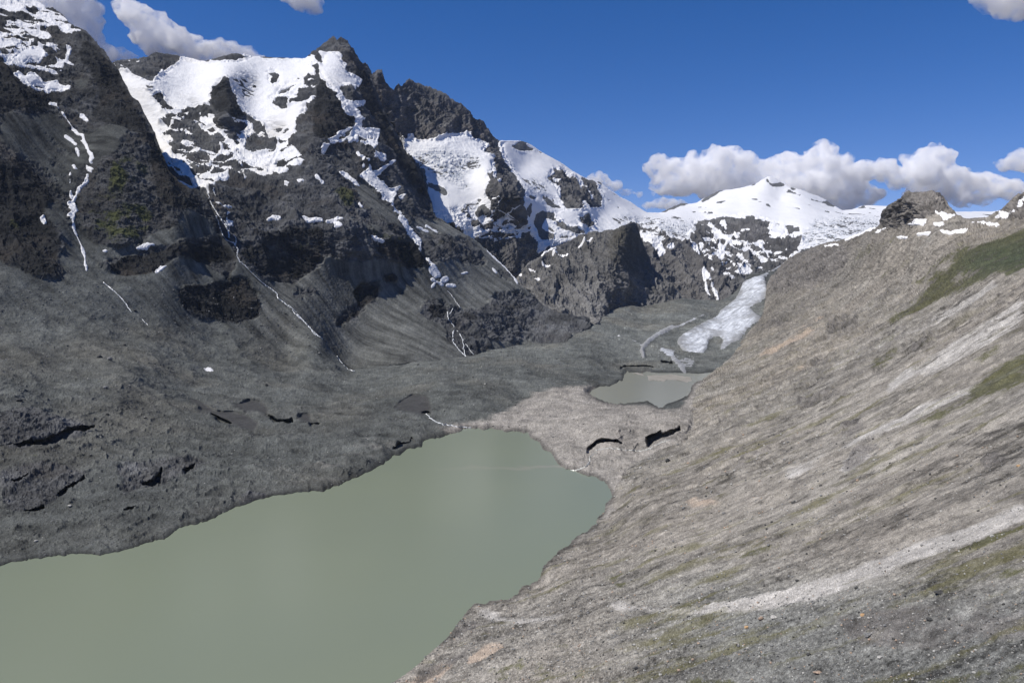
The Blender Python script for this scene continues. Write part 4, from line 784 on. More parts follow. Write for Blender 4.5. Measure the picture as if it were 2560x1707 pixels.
rockE = paint([('S',1,[(900,150),(1250,300),(1260,420),(1100,420),(900,360)]),('K3',1,[(1230,560),(1360,590),(1500,940),(1630,1240),(1440,1310),(1230,1150)]),
   ('S',1,[(1100,520),(1640,560),(1900,540),(2030,600),(1990,690),(1840,760),(1100,760)]),('K3',1,[(1830,960),(1960,850),(2352,1000),(2352,1260),(2020,1260)]),
   ('K3',1,[(2150,1330),(2250,1330),(2300,1400),(2200,1440)]), ('K3',1,[(540,830),(700,870),(720,950),(640,980),(560,900)]),
   ('K4',.15,[(1740,1130),(1900,1100),(2100,1080),(2000,1180),(1700,1250)]),('K3',.15,[(1690,1380),(1800,1280),(1930,1400),(1900,1568),(1750,1568)]),('K4',.1,[(0,590),(240,720),(100,800),(0,800)])], 0.12, 6)
crevE = paint([('K3',1,[(500,720),(680,680),(850,700),(900,740),(1100,720),(1220,790),(1150,860),(1050,930),(1000,1000),(850,1000),(720,950),(700,860),(560,830)]),('K3',.8,[(900,1020),(1050,990),(1100,1050),(1000,1090)]),
   ('K3',.7,[(1600,1000),(1700,960),(1850,1040),(1800,1120),(1700,1100)]),('K3',.5,[(780,650),(900,640),(1000,680),(880,680)]),('K3',.5,[(1800,900),(1900,890),(1860,960)]),
   ('K4',1,[(550,570),(650,550),(1000,580),(1300,640),(1340,720),(1260,760),(1060,740),(900,780),(780,680),(760,620),(600,620)]),('R6',1,[(860,40),(900,10),(1350,10),(1330,40),(1150,110),(900,170),(800,205)]),('R3',.9,[(900,1510),(1150,1480),(1380,1500),(1380,1559),(900,1580)])], 0, 4)
paleE = paint([('K4',1,[(-50,1000),(700,1050),(1700,1100),(1700,1400),(500,1450),(0,1568)])], 0, 30)
def build_E():
    S = E; P = S.P; X, Y = S.X, S.Y
    rock = S.m(rockE); snow = S.m(snowE); crev = S.m(crevE)
    full = sstep(.75, 1, blur_s(snowE, S, 4)); rk0 = rock*(1-.85*full)
    dr, sl = peak_relief(S, 250, 130, 201, squash=.42, th=-25, fall=(0.35, -0.94))
    dr = dr*rk0
    top = sstep(0, 12, S.rt)
    disp = dr*(.30+.7*top)+fbm(P, 12, 4, .7, off=233)*3.0*(1-full)+(1-rk0)*fbm(P, 120, 5, .5, off=234)*6*(1-full)
    D2 = P+S.N*disp[..., None]
    n1 = fbm(P, 300, 6, .6, off=240); n2 = fbm(P, 60, 5, .65, off=244); spk = rng.normal(size=n1.shape).astype(f32)
    rk = np.array([0.080, 0.079, 0.080])*(rocktone(S, 80, 25, 530, .7)*(1+.4*n1+.45*sl))[..., None]
    low = (S.m(paleE)*1.0)[..., None]; rk = rk*(1+low*.9*np.array([1.0, .95, .86]))
    brown = sstep(0, .5, fbm(P, 200, 4, off=271))[..., None]*sstep(420, 300, Y)[..., None]; rk = rk*(1-brown*.5)+np.array([.090, .072, .066])*brown*.5
    sc = np.array([.125, .128, .126])*(1+.3*n2)[..., None]
    col = sc*(1-rock[..., None])+rk*rock[..., None]
    col = np.clip(col*np.exp(.14*spk)[..., None], .01, .6)
    far = S.fx > 1645
    make_mesh('mountain_range', S, D2, ~far, {'albedo': col}, M_far, 'rocky mountain range with a jagged brown summit and hanging glaciers', 'mountain')
    make_mesh('snow_peak', S, D2, far, {'albedo': col}, M_far, 'rock underlying the distant white pyramid peak and the cliffs below it', 'mountain')
    hump = fbm(P, 260, 4, .5, off=255)*9
    cr = ridged(np.stack([P[..., 0]*.6, P[..., 1], P[..., 2]*1.7], -1), 60, 5, .65, off=266); cr2 = fbm(P, 22, 4, .7, off=268)
    S2, keep = snow_cover(S, disp, dr, patchy(S, snow, 90, .6, tilt=-15), 4.5, extra=hump*full+crev*(cr*20+cr2*11)*(.3+.7*top))
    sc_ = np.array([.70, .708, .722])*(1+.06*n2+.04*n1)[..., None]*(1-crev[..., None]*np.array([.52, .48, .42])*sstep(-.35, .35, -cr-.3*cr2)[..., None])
    dirt = (sstep(.15, .5, fbm(np.stack([P[..., 0]*.4, P[..., 1], P[..., 2]], -1), 90, 5, .65, off=281))*sstep(520, 640, Y+.15*(X-1300))*sstep(1640,1450,X))[..., None]
    sc_ = sc_*(1-dirt*np.array([.45, .45, .47]))
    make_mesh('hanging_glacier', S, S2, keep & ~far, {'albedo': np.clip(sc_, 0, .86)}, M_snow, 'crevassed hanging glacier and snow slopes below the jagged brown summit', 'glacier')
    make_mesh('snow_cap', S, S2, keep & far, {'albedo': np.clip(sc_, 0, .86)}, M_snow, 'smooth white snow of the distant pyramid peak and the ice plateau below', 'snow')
    S.D2 = D2
build_E()

# ================================================================== SHEET D: the steep wedge-shaped rock hill in front of the plateau
crestD = [(1255,735),(1275,712),(1290,694),(1310,670),(1330,652),(1360,634),(1380,622),(1400,612),(1415,604),(1441,591),(1471,580),(1497,576),(1522,573),(1540,568),(1558,563),(1572,558),(1582,557),(1590,558),(1594,568),(1599,579),(1604,596),(1612,617),(1618,632),(1624,645),(1630,663),
  (1640,676),(1655,690),(1680,712),(1705,738),(1725,765),(1760,800)]
ctlD = [(1270,720,4150),(1330,652,4350),(1415,604,4550),(1471,580,4650),(1522,573,4700),(1572,560,4700),(1592,562,4900),(1604,596,4980),(1630,663,4980),(1680,712,4800),(1725,765,4700),
  (1568,600,4560),(1562,650,4420),(1560,700,4330),(1590,640,4760),(1610,660,4860),(1585,690,4520),(1500,620,4520),(1450,650,4380),(1500,680,4280),(1400,660,4320),(1400,720,4080),(1450,760,3930),(1350,720,4050),(1500,780,3900),(1550,750,4250),(1620,740,4500),(1550,790,4150),(1480,830,3600),(1700,790,4500)]
ybotD = [(1255,790),(1400,830),(1480,850),(1560,800),(1700,785),(1770,815)]
Dh = Sheet(1262, 1752, crestD, ybotD, ctlD, pitch=1.5, backlen=700, post=lambda x, y, D: hide(x, y, hide(x, y, D, crestC, .05), crestA, .03, 1470), jag=[(1260,2),(1590,3),(1760,2)])
def build_D():
    S = Dh; P = S.P; X, Y = S.X, S.Y
    dr, sl = peak_relief(S, 170, 105, 301, squash=.6, th=35, fall=(0.1, -1.0))
    face = sample(paint([('K4',1,[(640,660),(700,625),(770,640),(900,1030),(800,1060),(700,1150),(620,1150),(640,900)])], 0, 3), X, Y)  # shadowed right side of the hill, its shade painted into the albedo
    top = sstep(0, 12, S.rt)
    disp = dr*(.25+.75*top)*(1-.55*face)+fbm(P, 10, 4, .7, off=333)*2.2
    D2 = P+S.N*disp[..., None]
    n1 = fbm(P, 260, 6, .6, off=340); n2 = fbm(P, 50, 5, .65, off=344); spk = rng.normal(size=n1.shape).astype(f32)
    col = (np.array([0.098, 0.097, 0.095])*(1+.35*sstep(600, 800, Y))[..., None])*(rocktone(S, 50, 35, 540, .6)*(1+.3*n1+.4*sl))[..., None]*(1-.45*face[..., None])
    g = sample(paint([('K4',1,[(500,700),(600,660),(700,640),(680,800),(560,1000),(500,900)])], 0, 6), X, Y)[..., None]
    col = col*(1-.6*g)+np.array([.062, .056, .036])*.6*g
    col = np.clip(col*np.exp(.14*spk)[..., None], .01, .5)
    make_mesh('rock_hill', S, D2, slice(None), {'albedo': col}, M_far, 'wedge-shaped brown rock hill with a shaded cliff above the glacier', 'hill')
    sn = S.m(paint([('K4',1,[(180,830),(240,800),(310,780)],(3,4)),('K7',1,[(1200,410),(1230,370),(1270,345)],(3,8)),('K7',1,[(1310,300),(1370,260)],(4,8)),('K7',1,[(1390,350),(1450,300),(1520,275)],(3,6)),
        ('K7',1,[(1500,345),(1580,328),(1650,322)],(5,3)),('K7',1,[(1250,300),(1295,320)],(5,4)),('K7',1,[(1400,440),(1470,440)],(5,4)),('K7',1,[(1320,545),(1370,552)],(4,3)),('K7',1,[(1270,475),(1320,480)],(4,3)),('K7',1,[(1130,533),(1190,533)],(3,3))], 0, .7))
    make_mesh('snow_patches', S, P+S.N*(disp+(sn-.4)*9)[..., None], fmax(S, sn) > .15, {'albedo': np.array([.8, .8, .8])}, M_snow, 'small snow patches in the hollows of the wedge-shaped hill', 'snow')
    S.D2 = D2
build_D()

# ================================================================== SHEET B: the long pale slope on the right
def baseline_z(s): return np.interp(s, [0, 1580, 2480, 2950, 3950, 4600], [0, 8, 40, 104, 250, 380])
def solveB(x, y):
    rx, rz = ray(x, y); D = np.arange(120, 6000, 4.0)
    Xw = rx*D; zz = CAMZ+rz*D; d = (Xw+91)*.925-(D-568)*.38; s = (Xw+91)*.38+(D-568)*.925
    g = baseline_z(s)+0.35*d+0.0004*d*d; g = np.where(d < 0, d, g)
    hit = np.where(zz < g)[0]
    return float(D[hit[0]]) if len(hit) else None
ctlB = [Z(980,1707,0),Z(1121,1590,0),Z(1186,1508,0),Z(1284,1481,0),Z(1350,1415,0),Z(1382,1366,0),Z(1469,1328,0),Z(1532,1241,0),Z(1600,1150,8),Z(1700,1090,15),Z(1730,1000,10),Z(1777,931,16),Z(1834,885,41),Z(1872,829,100),
  (1910,770,4000),(1925,694,4650),(1992,633,5100),(2066,607,4700),(2193,566,3600),(2250,500,2800),(2322,479,2620),(2300,540,2500),(2390,530,2450),(2468,545,2300),(2504,523,2250),(2560,483,2150),(2700,425,2000),(2080,640,4000),(2000,690,4100),(2200,600,3000),(2450,600,1750),(2350,620,2050),(2600,560,1600)]
for x_ in range(1300, 2750, 160):
    for y_ in range(700, 1860, 110):
        yc = np.interp(x_, [c[0] for c in crestB], [c[1] for c in crestB])
        if y_ > yc+50 and not (x_ < 2050 and y_ < 780):
            D_ = solveB(x_, y_)
            if D_: ctlB.append((x_, y_, D_))
ybotB = [(820,1856),(2800,1858)]
def postB(x, y, D): return shore_fix(x, y, D, LAKE, ZL, 30, 0.35)
B = Sheet(830, 2725, crestB, ybotB, ctlB, pitch=1.7, back=.8, backlen=350, post=postB)
grassB = paint([
  ('R6',1,[(1690,430),(1760,330),(1900,200),(2050,140),(2352,20),(2700,-60),(2700,260),(2352,320),(2280,370),(2190,330),(2050,400),(1880,480),(1700,560),(1620,600),(1430,690),(1400,660),(1560,570),(1650,500)]),
  ('R6',.0,[(1780,260),(1900,190),(1880,240),(1800,340)]),('R6',.75,[(1500,460),(1600,400),(1750,260),(1900,140),(2100,100),(2000,150),(1800,280),(1650,420)]),
  ('R6',.0,[(1850,385),(2020,310),(2010,330),(1860,410)]),
  ('R6',.8,[(1160,290),(1230,180),(1400,110),(1560,60),(1500,110),(1330,170),(1250,230)]),('R6',.7,[(1350,380),(1550,240),(1700,190),(1500,320),(1400,390)]),
  ('R6',.5,[(1060,880),(1250,820),(1500,730),(1660,710),(1500,800),(1350,850),(1150,920)]),('R6',.75,[(1270,1000),(1330,900),(1500,820),(1520,870),(1400,960),(1300,1010)]),
  ('R6',.9,[(1550,1010),(1700,920),(1790,875),(1700,960),(1600,1010)]),('R6',.9,[(1370,1150),(1420,1060),(1500,1020),(1430,1120),(1400,1150)]),
  ('R6',.85,[(1450,1420),(1600,1330),(1900,1180),(2100,1020),(2352,880),(2700,740),(2700,1020),(2352,1080),(2150,1180),(1950,1240),(1750,1330),(1600,1400)]),
  ('R6',.45,[(440,1400),(500,1310),(640,1280),(660,1340),(560,1380)]),('R6',.4,[(750,1490),(880,1440),(860,1480)]),('R6',.45,[(1900,960),(2100,870),(2352,800),(2352,830),(2000,960)]),
  ('B9',.8,[(380,730),(480,660),(700,600),(760,570),(700,650),(560,720)]),('B9',.8,[(0,700),(250,650),(500,600),(300,670),(50,730)]),('B9',.9,[(1050,410),(1180,320),(1270,300),(1250,340),(1080,420)]),('B9',.9,[(1230,120),(1350,60),(1300,120)]),
  ('B9',.7,[(1030,160),(1110,80),(1060,170)]),('B9',.85,[(1480,780),(1900,640),(2352,440),(2352,520),(2000,660),(1600,770)]),('B9',.5,[(1380,1010),(1700,860),(2337,740),(2700,640),(2700,820),(2337,830),(1800,920),(1500,1010)]),
  ('B9',.6,[(380,1380),(700,1350),(980,1320),(880,1380),(650,1410)]),('B9',.8,[(0,1559),(120,1510),(330,1540),(420,1580),(700,1700),(0,1700)]),('B9',.7,[(1600,1520),(2000,1480),(2337,1390),(2700,1350),(2700,1700),(1700,1700)]),
  ('B8',.8,[(1760,860),(1880,800),(1960,810),(1880,870),(1980,900),(1900,940),(1840,880)]),('B8',.7,[(1340,1290),(1460,1300),(1600,1310),(1560,1340),(1400,1320)]),('B8',.9,[(1115,1110),(1170,1100),(1150,1135)]),('B8',.6,[(1200,1110),(1280,1085),(1210,1140)]),
  ('B8',.6,[(1600,1110),(1800,1120),(1940,1130),(1900,1150),(1700,1140)]),('B8',.6,[(1900,570),(2050,530),(2150,545),(2000,560)]),('B8',.6,[(2090,430),(2250,400),(2150,445)]),('B8',.5,[(1600,930),(1760,890),(1700,920)]),
  ('B8',.35,[(1000,1480),(1300,1420),(1700,1460),(2337,1480),(2337,1600),(1100,1600)]),('B8',.4,[(1900,690),(2337,640),(2337,690),(2000,720)]),
], 0.0, 3.5)
paleB = paint([
  ('R6',1,[(1400,1150),(1440,1060),(1560,980),(1640,950),(1680,990),(1560,1060),(1460,1130)]),
  ('R6',.9,[(1060,1559),(1350,1380),(1700,1230),(1950,1130),(2200,1000),(2352,930),(2352,990),(1950,1180),(1600,1340),(1300,1480),(1120,1559)]),
  ('R6',.85,[(1000,1010),(1300,850),(1660,700),(1900,560),(2150,400),(2200,420),(1850,640),(1500,800),(1250,900),(1080,1000)]),
  ('R6',.6,[(1560,1000),(1900,760),(2352,500),(2352,700),(2100,850),(1900,940),(1700,1050)]),
  ('B9',1,[(0,1080),(150,1030),(400,1010),(700,940),(1000,850),(1300,740),(1700,590),(2100,440),(2337,330),(2337,440),(2050,560),(1600,730),(1200,880),(900,990),(600,1050),(300,1090),(0,1110)]),
  ('B8',1,[(1680,1010),(1760,1035),(1870,1010),(1960,1030),(2020,1060),(2337,1060),(2337,1105),(2100,1095),(1980,1070),(1850,1060)]),
  ('B8',.8,[(900,1070),(1000,1060),(1100,1100),(1250,1150),(1500,1080),(1560,1100),(1300,1190),(1100,1160),(950,1110)]),
  ('B9',.9,[(700,160),(850,90),(1000,10),(1040,0),(950,60),(760,180)]),('B9',1,[(1090,140),(1130,40),(1200,0),(1320,20),(1230,90),(1140,160)]),
  ('B8',.6,[(1440,820),(1500,760),(1620,600),(1680,560),(1560,720)]),
], 0.0, 3)
tanB = paint([('R6',1,[(540,910),(560,880),(720,800),(900,720),(940,710),(900,750),(760,820),(600,900)]),('R6',.7,[(740,770),(850,700),(1000,610),(1010,630),(850,730)]),('B8',.9,[(840,1420),(900,1370),(980,1300),(1100,1290),(1120,1330),(1000,1400),(880,1440)]),
  ('B8',.7,[(420,1559),(560,1500),(680,1420),(800,1420),(720,1500),(600,1600),(420,1640)]),('B9',.6,[(0,340),(100,290),(300,330),(250,360),(60,370)]),('B9',.5,[(300,230),(450,190),(380,240)]),('R6',.6,[(1280,290),(1380,230),(1360,270)]),('R6',.5,[(720,1010),(820,960),(1000,930),(850,1010)])], 0, 3)
rockB = paint([
  ('R3',1,[(1350,1540),(1370,1450),(1480,1370),(1560,1310),(1700,1310),(1800,1330),(1860,1420),(1800,1460),(1600,1500),(1500,1559)]),('R3',.9,[(2140,1490),(2240,1400),(2352,1310),(2600,1250),(2600,1450),(2352,1500)]),
  ('R6',.9,[(600,470),(620,330),(800,210),(1000,140),(1160,160),(1150,260),(1000,400),(900,440),(760,450),(640,480)]),('R6',.9,[(1010,640),(1100,620),(1240,640),(1200,720),(1000,760)]),('R6',1,[(860,960),(1000,920),(1150,905),(1100,950),(900,985)]),
  ('R6',.8,[(840,820),(900,780),(960,750),(980,800),(880,830)]),('R6',.8,[(1180,410),(1270,400),(1240,470)]),('R6',.8,[(1330,500),(1500,450),(1540,470),(1420,520)]),('R6',.8,[(600,1030),(700,1010),(640,1060)]),('R6',.7,[(830,540),(960,480),(1000,500),(870,580),(700,720),(480,740),(460,720)]),
  ('R6',.7,[(750,1260),(800,1200),(1000,1120),(1160,1130),(1080,1180),(900,1250)]),('R6',.8,[(1050,1400),(1200,1340),(1300,1350),(1150,1430)]),('R6',.7,[(1660,980),(1740,970),(1740,1020)]),('R6',.6,[(1190,1559),(1260,1480),(1420,1500),(1400,1559)]),
  ('R6',.7,[(1500,900),(1750,740),(2100,570),(2352,380),(2352,420),(1900,700),(1700,830),(1560,900)]),
  ('B9',.9,[(1090,140),(1130,40),(1200,0),(1320,20),(1230,90),(1140,160)]),('B9',.8,[(2000,60),(2100,0),(2337,0),(2200,80),(2080,110)]),('B9',.7,[(1500,780),(1800,690),(2050,560),(2000,620),(1700,740)]),('B9',.8,[(2150,410),(2337,330),(2337,370),(2200,420)]),
  ('B8',.9,[(440,1559),(560,1470),(700,1390),(950,1300),(900,1350),(700,1480),(560,1559)]),('B8',.9,[(1450,1040),(1540,960),(1640,860),(1600,950),(1500,1030)]),('B8',.7,[(700,1290),(800,1190),(860,1120),(1000,1160),(820,1270)]),('B8',.7,[(1300,1260),(1400,1140),(1420,1120),(1400,1190)]),
  ('B9',.5,[(1000,1100),(1700,1020),(2337,960),(2600,900),(2600,1250),(1700,1350),(1200,1300)]),
], 0.0, 5)
snowB = paint([('R3',1,[(1580,1530),(1600,1500),(1650,1495),(1690,1500),(1680,1530),(1620,1540)]),('R3',1,[(1740,1440),(1790,1450),(1860,1480),(1900,1465),(1870,1490),(1800,1500)]),('R3',1,[(2150,1490),(2200,1470),(2300,1440),(2310,1455),(2250,1490),(2170,1495)]),
  ('R3',1,[(2290,1420),(2320,1370),(2352,1340),(2400,1310),(2400,1350),(2340,1410)]),('R3',1,[(1950,1525),(2050,1520),(2150,1530),(2180,1540),(2060,1532)]),('R3',.9,[(1740,1540),(1800,1530)],(3,4)),
  ('R6',1,[(1760,60),(1860,50),(1930,30),(1980,30),(1940,60),(1850,68)]),('R6',1,[(1640,80),(1710,58)],(5,5)),('R6',1,[(1500,98),(1560,88)],(5,4)),('R6',1,[(1740,10),(1800,5)],(4,4)),('R6',1,[(2080,0),(2180,10)],(3,4)),('R6',1,[(1560,0),(1650,5)],(5,4)),
  ('R6',.9,[(990,150),(1080,140)],(3,4)),('R6',1,[(1130,110),(1240,60),(1330,30)],(4,5)),('R6',.9,[(1340,60),(1410,30)],(3,4))], 0, .7)
def build_B():
    S = B; P = S.P; X, Y = S.X, S.Y; R = P[..., 1]
    rock = S.m(rockB); snow = S.m(snowB); gr = S.m(grassB); pale = S.m(paleB); tan = S.m(tanB)
    ins = inside(X, Y, LAKE); dl = seg_dist(X, Y, LAKE).astype(f32); near = np.where(ins, 0, sstep(0, 20, dl)).astype(f32)
    rock = np.clip(rag(S, rock, 60, .6, .3, .62, off=521), 0, 1); snow = np.clip(snow+.3*fbm(P, 30, 5, .6, off=526)*(snow > .05), 0, 1)
    fade = np.clip(R/1400, .14, 1.6)
    c = along(P, .38, .925); a = along(P, -.925, .38)
    warp = fbm(P, 500, 4, .5, off=401)*60+fbm(P, 120, 4, .55, off=405)*16
    Qs = np.stack([c+warp, a*.13, P[..., 2]*.13], -1); Q3 = np.stack([c+warp*.6, a*.45, P[..., 2]*.45], -1)
    runA = ridged(Qs, 62, 8, .62, off=410); runB = fbm(Q3, 26, 7, .68, off=414)
    hum = fbm(P, 34, 7, .62, off=420)
    t = math.radians(35); Pw = P+12*np.stack([fbm(P, 70, 3, off=433)]*3, -1); blk = ridged(np.stack([Pw[..., 0], Pw[..., 1]*.7, Pw[..., 2]*1.8], -1), 85, 8, .62, off=430)
    fineblk = ridged(P, 9, 4, .6, off=436)
    pch = sstep(.02, .3, fbm(P, 240, 4, .55, off=438)); slab = ridged(np.stack([P[..., 0], P[..., 1]*.6, P[..., 2]*2.2], -1), 30, 6, .64, off=431)
    disp = (1-rock*.6)*(runA*(9+6*pch)+runB*8)*fade+hum*5.5*fade+pch*(1-rock)*np.maximum(slab, 0)*7*fade+rock*(blk*24+fineblk*3)*fade+fbm(P, 3.0, 4, .7, off=437)*.6+ridged(P, 5.0, 4, .65, off=427)*1.0*sstep(1250, 1550, Y)
    knob = S.m(paint([('R3',1,[(1350,1540),(1370,1450),(1480,1370),(1560,1310),(1700,1310),(1800,1330),(1860,1420),(1700,1500)])], 0, 5))
    disp += knob*ridged(P, 150, 6, .6, off=439)*26
    top = sstep(0, 10, S.rt); disp = disp*(.4+.6*top)*near
    disp = np.where(ins, -.5, disp)
    D2 = P+S.N*disp[..., None]
    D2[..., 2] = np.where(~ins & ~S.isback, np.maximum(D2[..., 2], ZL+.12+.02*dl), D2[..., 2])
    n1 = fbm(P, 260, 6, .6, off=440); n2 = fbm(P, 36, 6, .68, off=444); n3 = fbm(P, 8, 5, .7, off=446)
    st = fbm(Qs, 26, 8, .70, off=448)*.6+fbm(Q3, 20, 7, .7, off=447)*.6; st2 = fbm(Q3, 6, 6, .72, off=449)
    spk = rng.normal(size=R.shape).astype(f32)
    n4 = fbm(P, 2.4, 3, .8, off=447)*sstep(1200, 1500, Y); strk = np.clip(1+.45*n1+.65*n2+1.15*st+.65*st2+.65*n3+1.1*n4, .25, 2.2)[..., None]
    base = np.array([0.226, 0.208, 0.180])*strk
    grey = sstep(-.2, .4, fbm(P, 330, 4, off=451))[..., None]; base = base*(1-.6*grey)+base*np.array([.90, .94, .98])*.6*grey
    cool = sstep(1330, 1560, Y)[..., None]*sstep(1300, 1900, X)[..., None]; base = base*(1-cool*np.array([.33, .27, .22]))  # corner vignetting put into the colour: darker and cooler at lower right
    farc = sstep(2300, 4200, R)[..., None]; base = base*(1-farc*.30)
    pb = (sstep(.25, .75, pale+.5*(st*1.6+n2*.7))*(pale > .03))[..., None]; pb = np.clip(pb, 0, 1); base = base*(1-pb)+np.array([.36, .345, .32])*(1+.5*n3+.6*st2+.4*st)[..., None]*pb
    tb = (sstep(.3, .7, tan+.7*(n2+st*.6))*(tan > .03))[..., None]; base = base*(1-tb)+np.array([.36, .295, .235])*(1+.4*n3)[..., None]*tb
    rk = np.array([0.128, 0.120, 0.112])*np.clip(1+.7*n1+1.1*n2+.6*blk+.7*n3+.5*st2, .25, 2.5)[..., None]
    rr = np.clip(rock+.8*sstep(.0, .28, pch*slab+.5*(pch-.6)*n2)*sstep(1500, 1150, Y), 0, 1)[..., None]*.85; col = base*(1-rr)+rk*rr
    # crevices between slabs: their thin lines of shade painted into the colour
    cv = sstep(.12, .36, fbm(Q3, 13, 7, .74, off=455)*1.1+.35*fbm(P, 120, 4, off=457)-.12*pale)[..., None]*(1-.6*sstep(1150, 1500, Y)[..., None]); col = col*(1-.62*cv)
    gn = n2*1.0+.7*st+.5*n3
    g = np.clip(sstep(.34, .74, gr+gn*1.0-.10), 0, 1)*(gr > .03)
    gcol = np.array([.060, .061, .026])*np.clip(1+1.0*n3+.7*n2+.6*st2, .3, 2.2)[..., None]; dens = S.m(paint([('R6',1,[(1900,280),(2050,190),(2352,120),(2700,60),(2700,250),(2352,320),(2100,330),(1950,340)])], 0, 12))[..., None]
    gcol = gcol*(1-dens*np.array([.62, .35, .35]))
    col = col*(1-.86*g[..., None])+gcol*.86*g[..., None]
    moss = (sstep(.08, .36, fbm(np.stack([c*1.0, a*.22, P[..., 2]*.22], -1), 26, 6, .70, off=460)+.12*n1)*sstep(650, 1000, Y)*.95)[..., None]
    col = col*(1-.66*moss)+np.array([.110, .104, .042])*.66*moss
    rim = ((1-sstep(3, 12+16*np.clip(n2, 0, 1), dl))*(~ins))[..., None]; col = col*(1-.45*rim)
    lowr = sstep(1250, 1600, Y); sig = .12+.10*lowr
    spr = np.exp(sig*spk); spr = np.where(spk > 2.3, 1.5, spr); spr = np.where(spk < -2.4, .45, spr)
    col = np.clip(col*spr[..., None], .012, .7)
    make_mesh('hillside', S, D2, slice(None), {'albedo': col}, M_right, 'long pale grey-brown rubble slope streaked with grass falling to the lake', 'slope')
    make_mesh('snow_patches', S, P+S.N*(disp+(snow-.4)*8)[..., None], fmax(S, snow) > .15, {'albedo': np.array([.8, .8, .8])}, M_snow, 'thin snow patches along the top of the pale slope and round its rock knob', 'snow')
    S.D2 = D2
build_B()

# ================================================================== water
def water(name, pts, z, mat, label, category, extra=()):
    V = [pos(x, y, float(depth_for_z(x, y, z))) for x, y in pts]+list(extra)
    me = bpy.data.meshes.new(name); me.from_pydata([(float(v[0]), float(v[1]), z) for v in V], [], [list(range(len(V)))]); me.update()
    me.materials.append(mat); o = bpy.data.objects.new(name, me); SC.collection.objects.link(o)
    return tag(o, label, category, 'structure')
def grow(pts, g):
    cx = np.array(pts); out = []; n = len(pts)
    area = sum(pts[i][0]*pts[(i+1) % n][1]-pts[(i+1) % n][0]*pts[i][1] for i in range(n)); sgn = 1 if area > 0 else -1
    for i in range(n):
        a, b = np.array(pts[i-1]), np.array(pts[(i+1) % n]); t = b-a; t = t/(np.linalg.norm(t)+1e-9); out.append((pts[i][0]+sgn*t[1]*g, pts[i][1]-sgn*t[0]*g))
    return out
cut = next(i for i, q in enumerate(LAKE) if abs(q[0]-1167) < 2 and abs(q[1]-1526) < 2)
lk = grow(LAKE[1:cut], 4)
water('lake', lk, ZL, M_water, 'large milky grey-green glacial lake filling the valley', 'lake', extra=[(20, 700, 0), (90, 520, 0), (60, 300, 0), (-400, 250, 0), (-1200, 300, 0), (-1500, 800, 0)])
water('pond', grow(UPLAKE, 3), ZU, M_water2, 'small milky grey pond at the foot of the glacier tongue', 'pond')

def gravel_bar(name, k, pts, label):
    q = ragged(fr(k, pts), 1.5, 3, 2); V = []; c = np.mean([pos(x, y, float(depth_for_z(x, y, ZU))) for x, y in q], 0)
    for f_, z in ((1.0, -.4), (.8, .35), (.45, .9)):
        for x, y in q:
            p = pos(x, y, float(depth_for_z(x, y, ZU))); V.append((c[0]+(p[0]-c[0])*f_, c[1]+(p[1]-c[1])*f_, ZU+z+rng.uniform(-.1, .1)))
    n = len(q); V.append((c[0], c[1], ZU+1.0)); Fc = [(r*n+i, r*n+(i+1) % n, (r+1)*n+(i+1) % n, (r+1)*n+i) for r in (0, 1) for i in range(n)]+[(2*n+i, 2*n+(i+1) % n, 3*n) for i in range(n)]
    me = bpy.data.meshes.new(name); me.from_pydata(V, [], Fc); me.update(); at = me.attributes.new('albedo', 'FLOAT_COLOR', 'POINT'); at.data.foreach_set('color', np.tile([.27, .255, .225, 1], len(V)).astype(f32)); me.materials.append(M_left)
    o = bpy.data.objects.new(name, me); SC.collection.objects.link(o); tag(o, label, 'gravel bar', 'structure')
gravel_bar('gravel_bar', 'K8', [(700,1108),(760,1098),(810,1112),(830,1140),(800,1132),(750,1116)], 'short curved silt bar along the far shore of the small pond')
gravel_bar('gravel_bar', 'K8', [(830,1130),(920,1120),(1050,1118),(1180,1130),(1300,1140),(1320,1185),(1250,1200),(1150,1180),(1040,1172),(1000,1195),(940,1180),(850,1185)], 'long pale silt bar crossing the far end of the small pond')

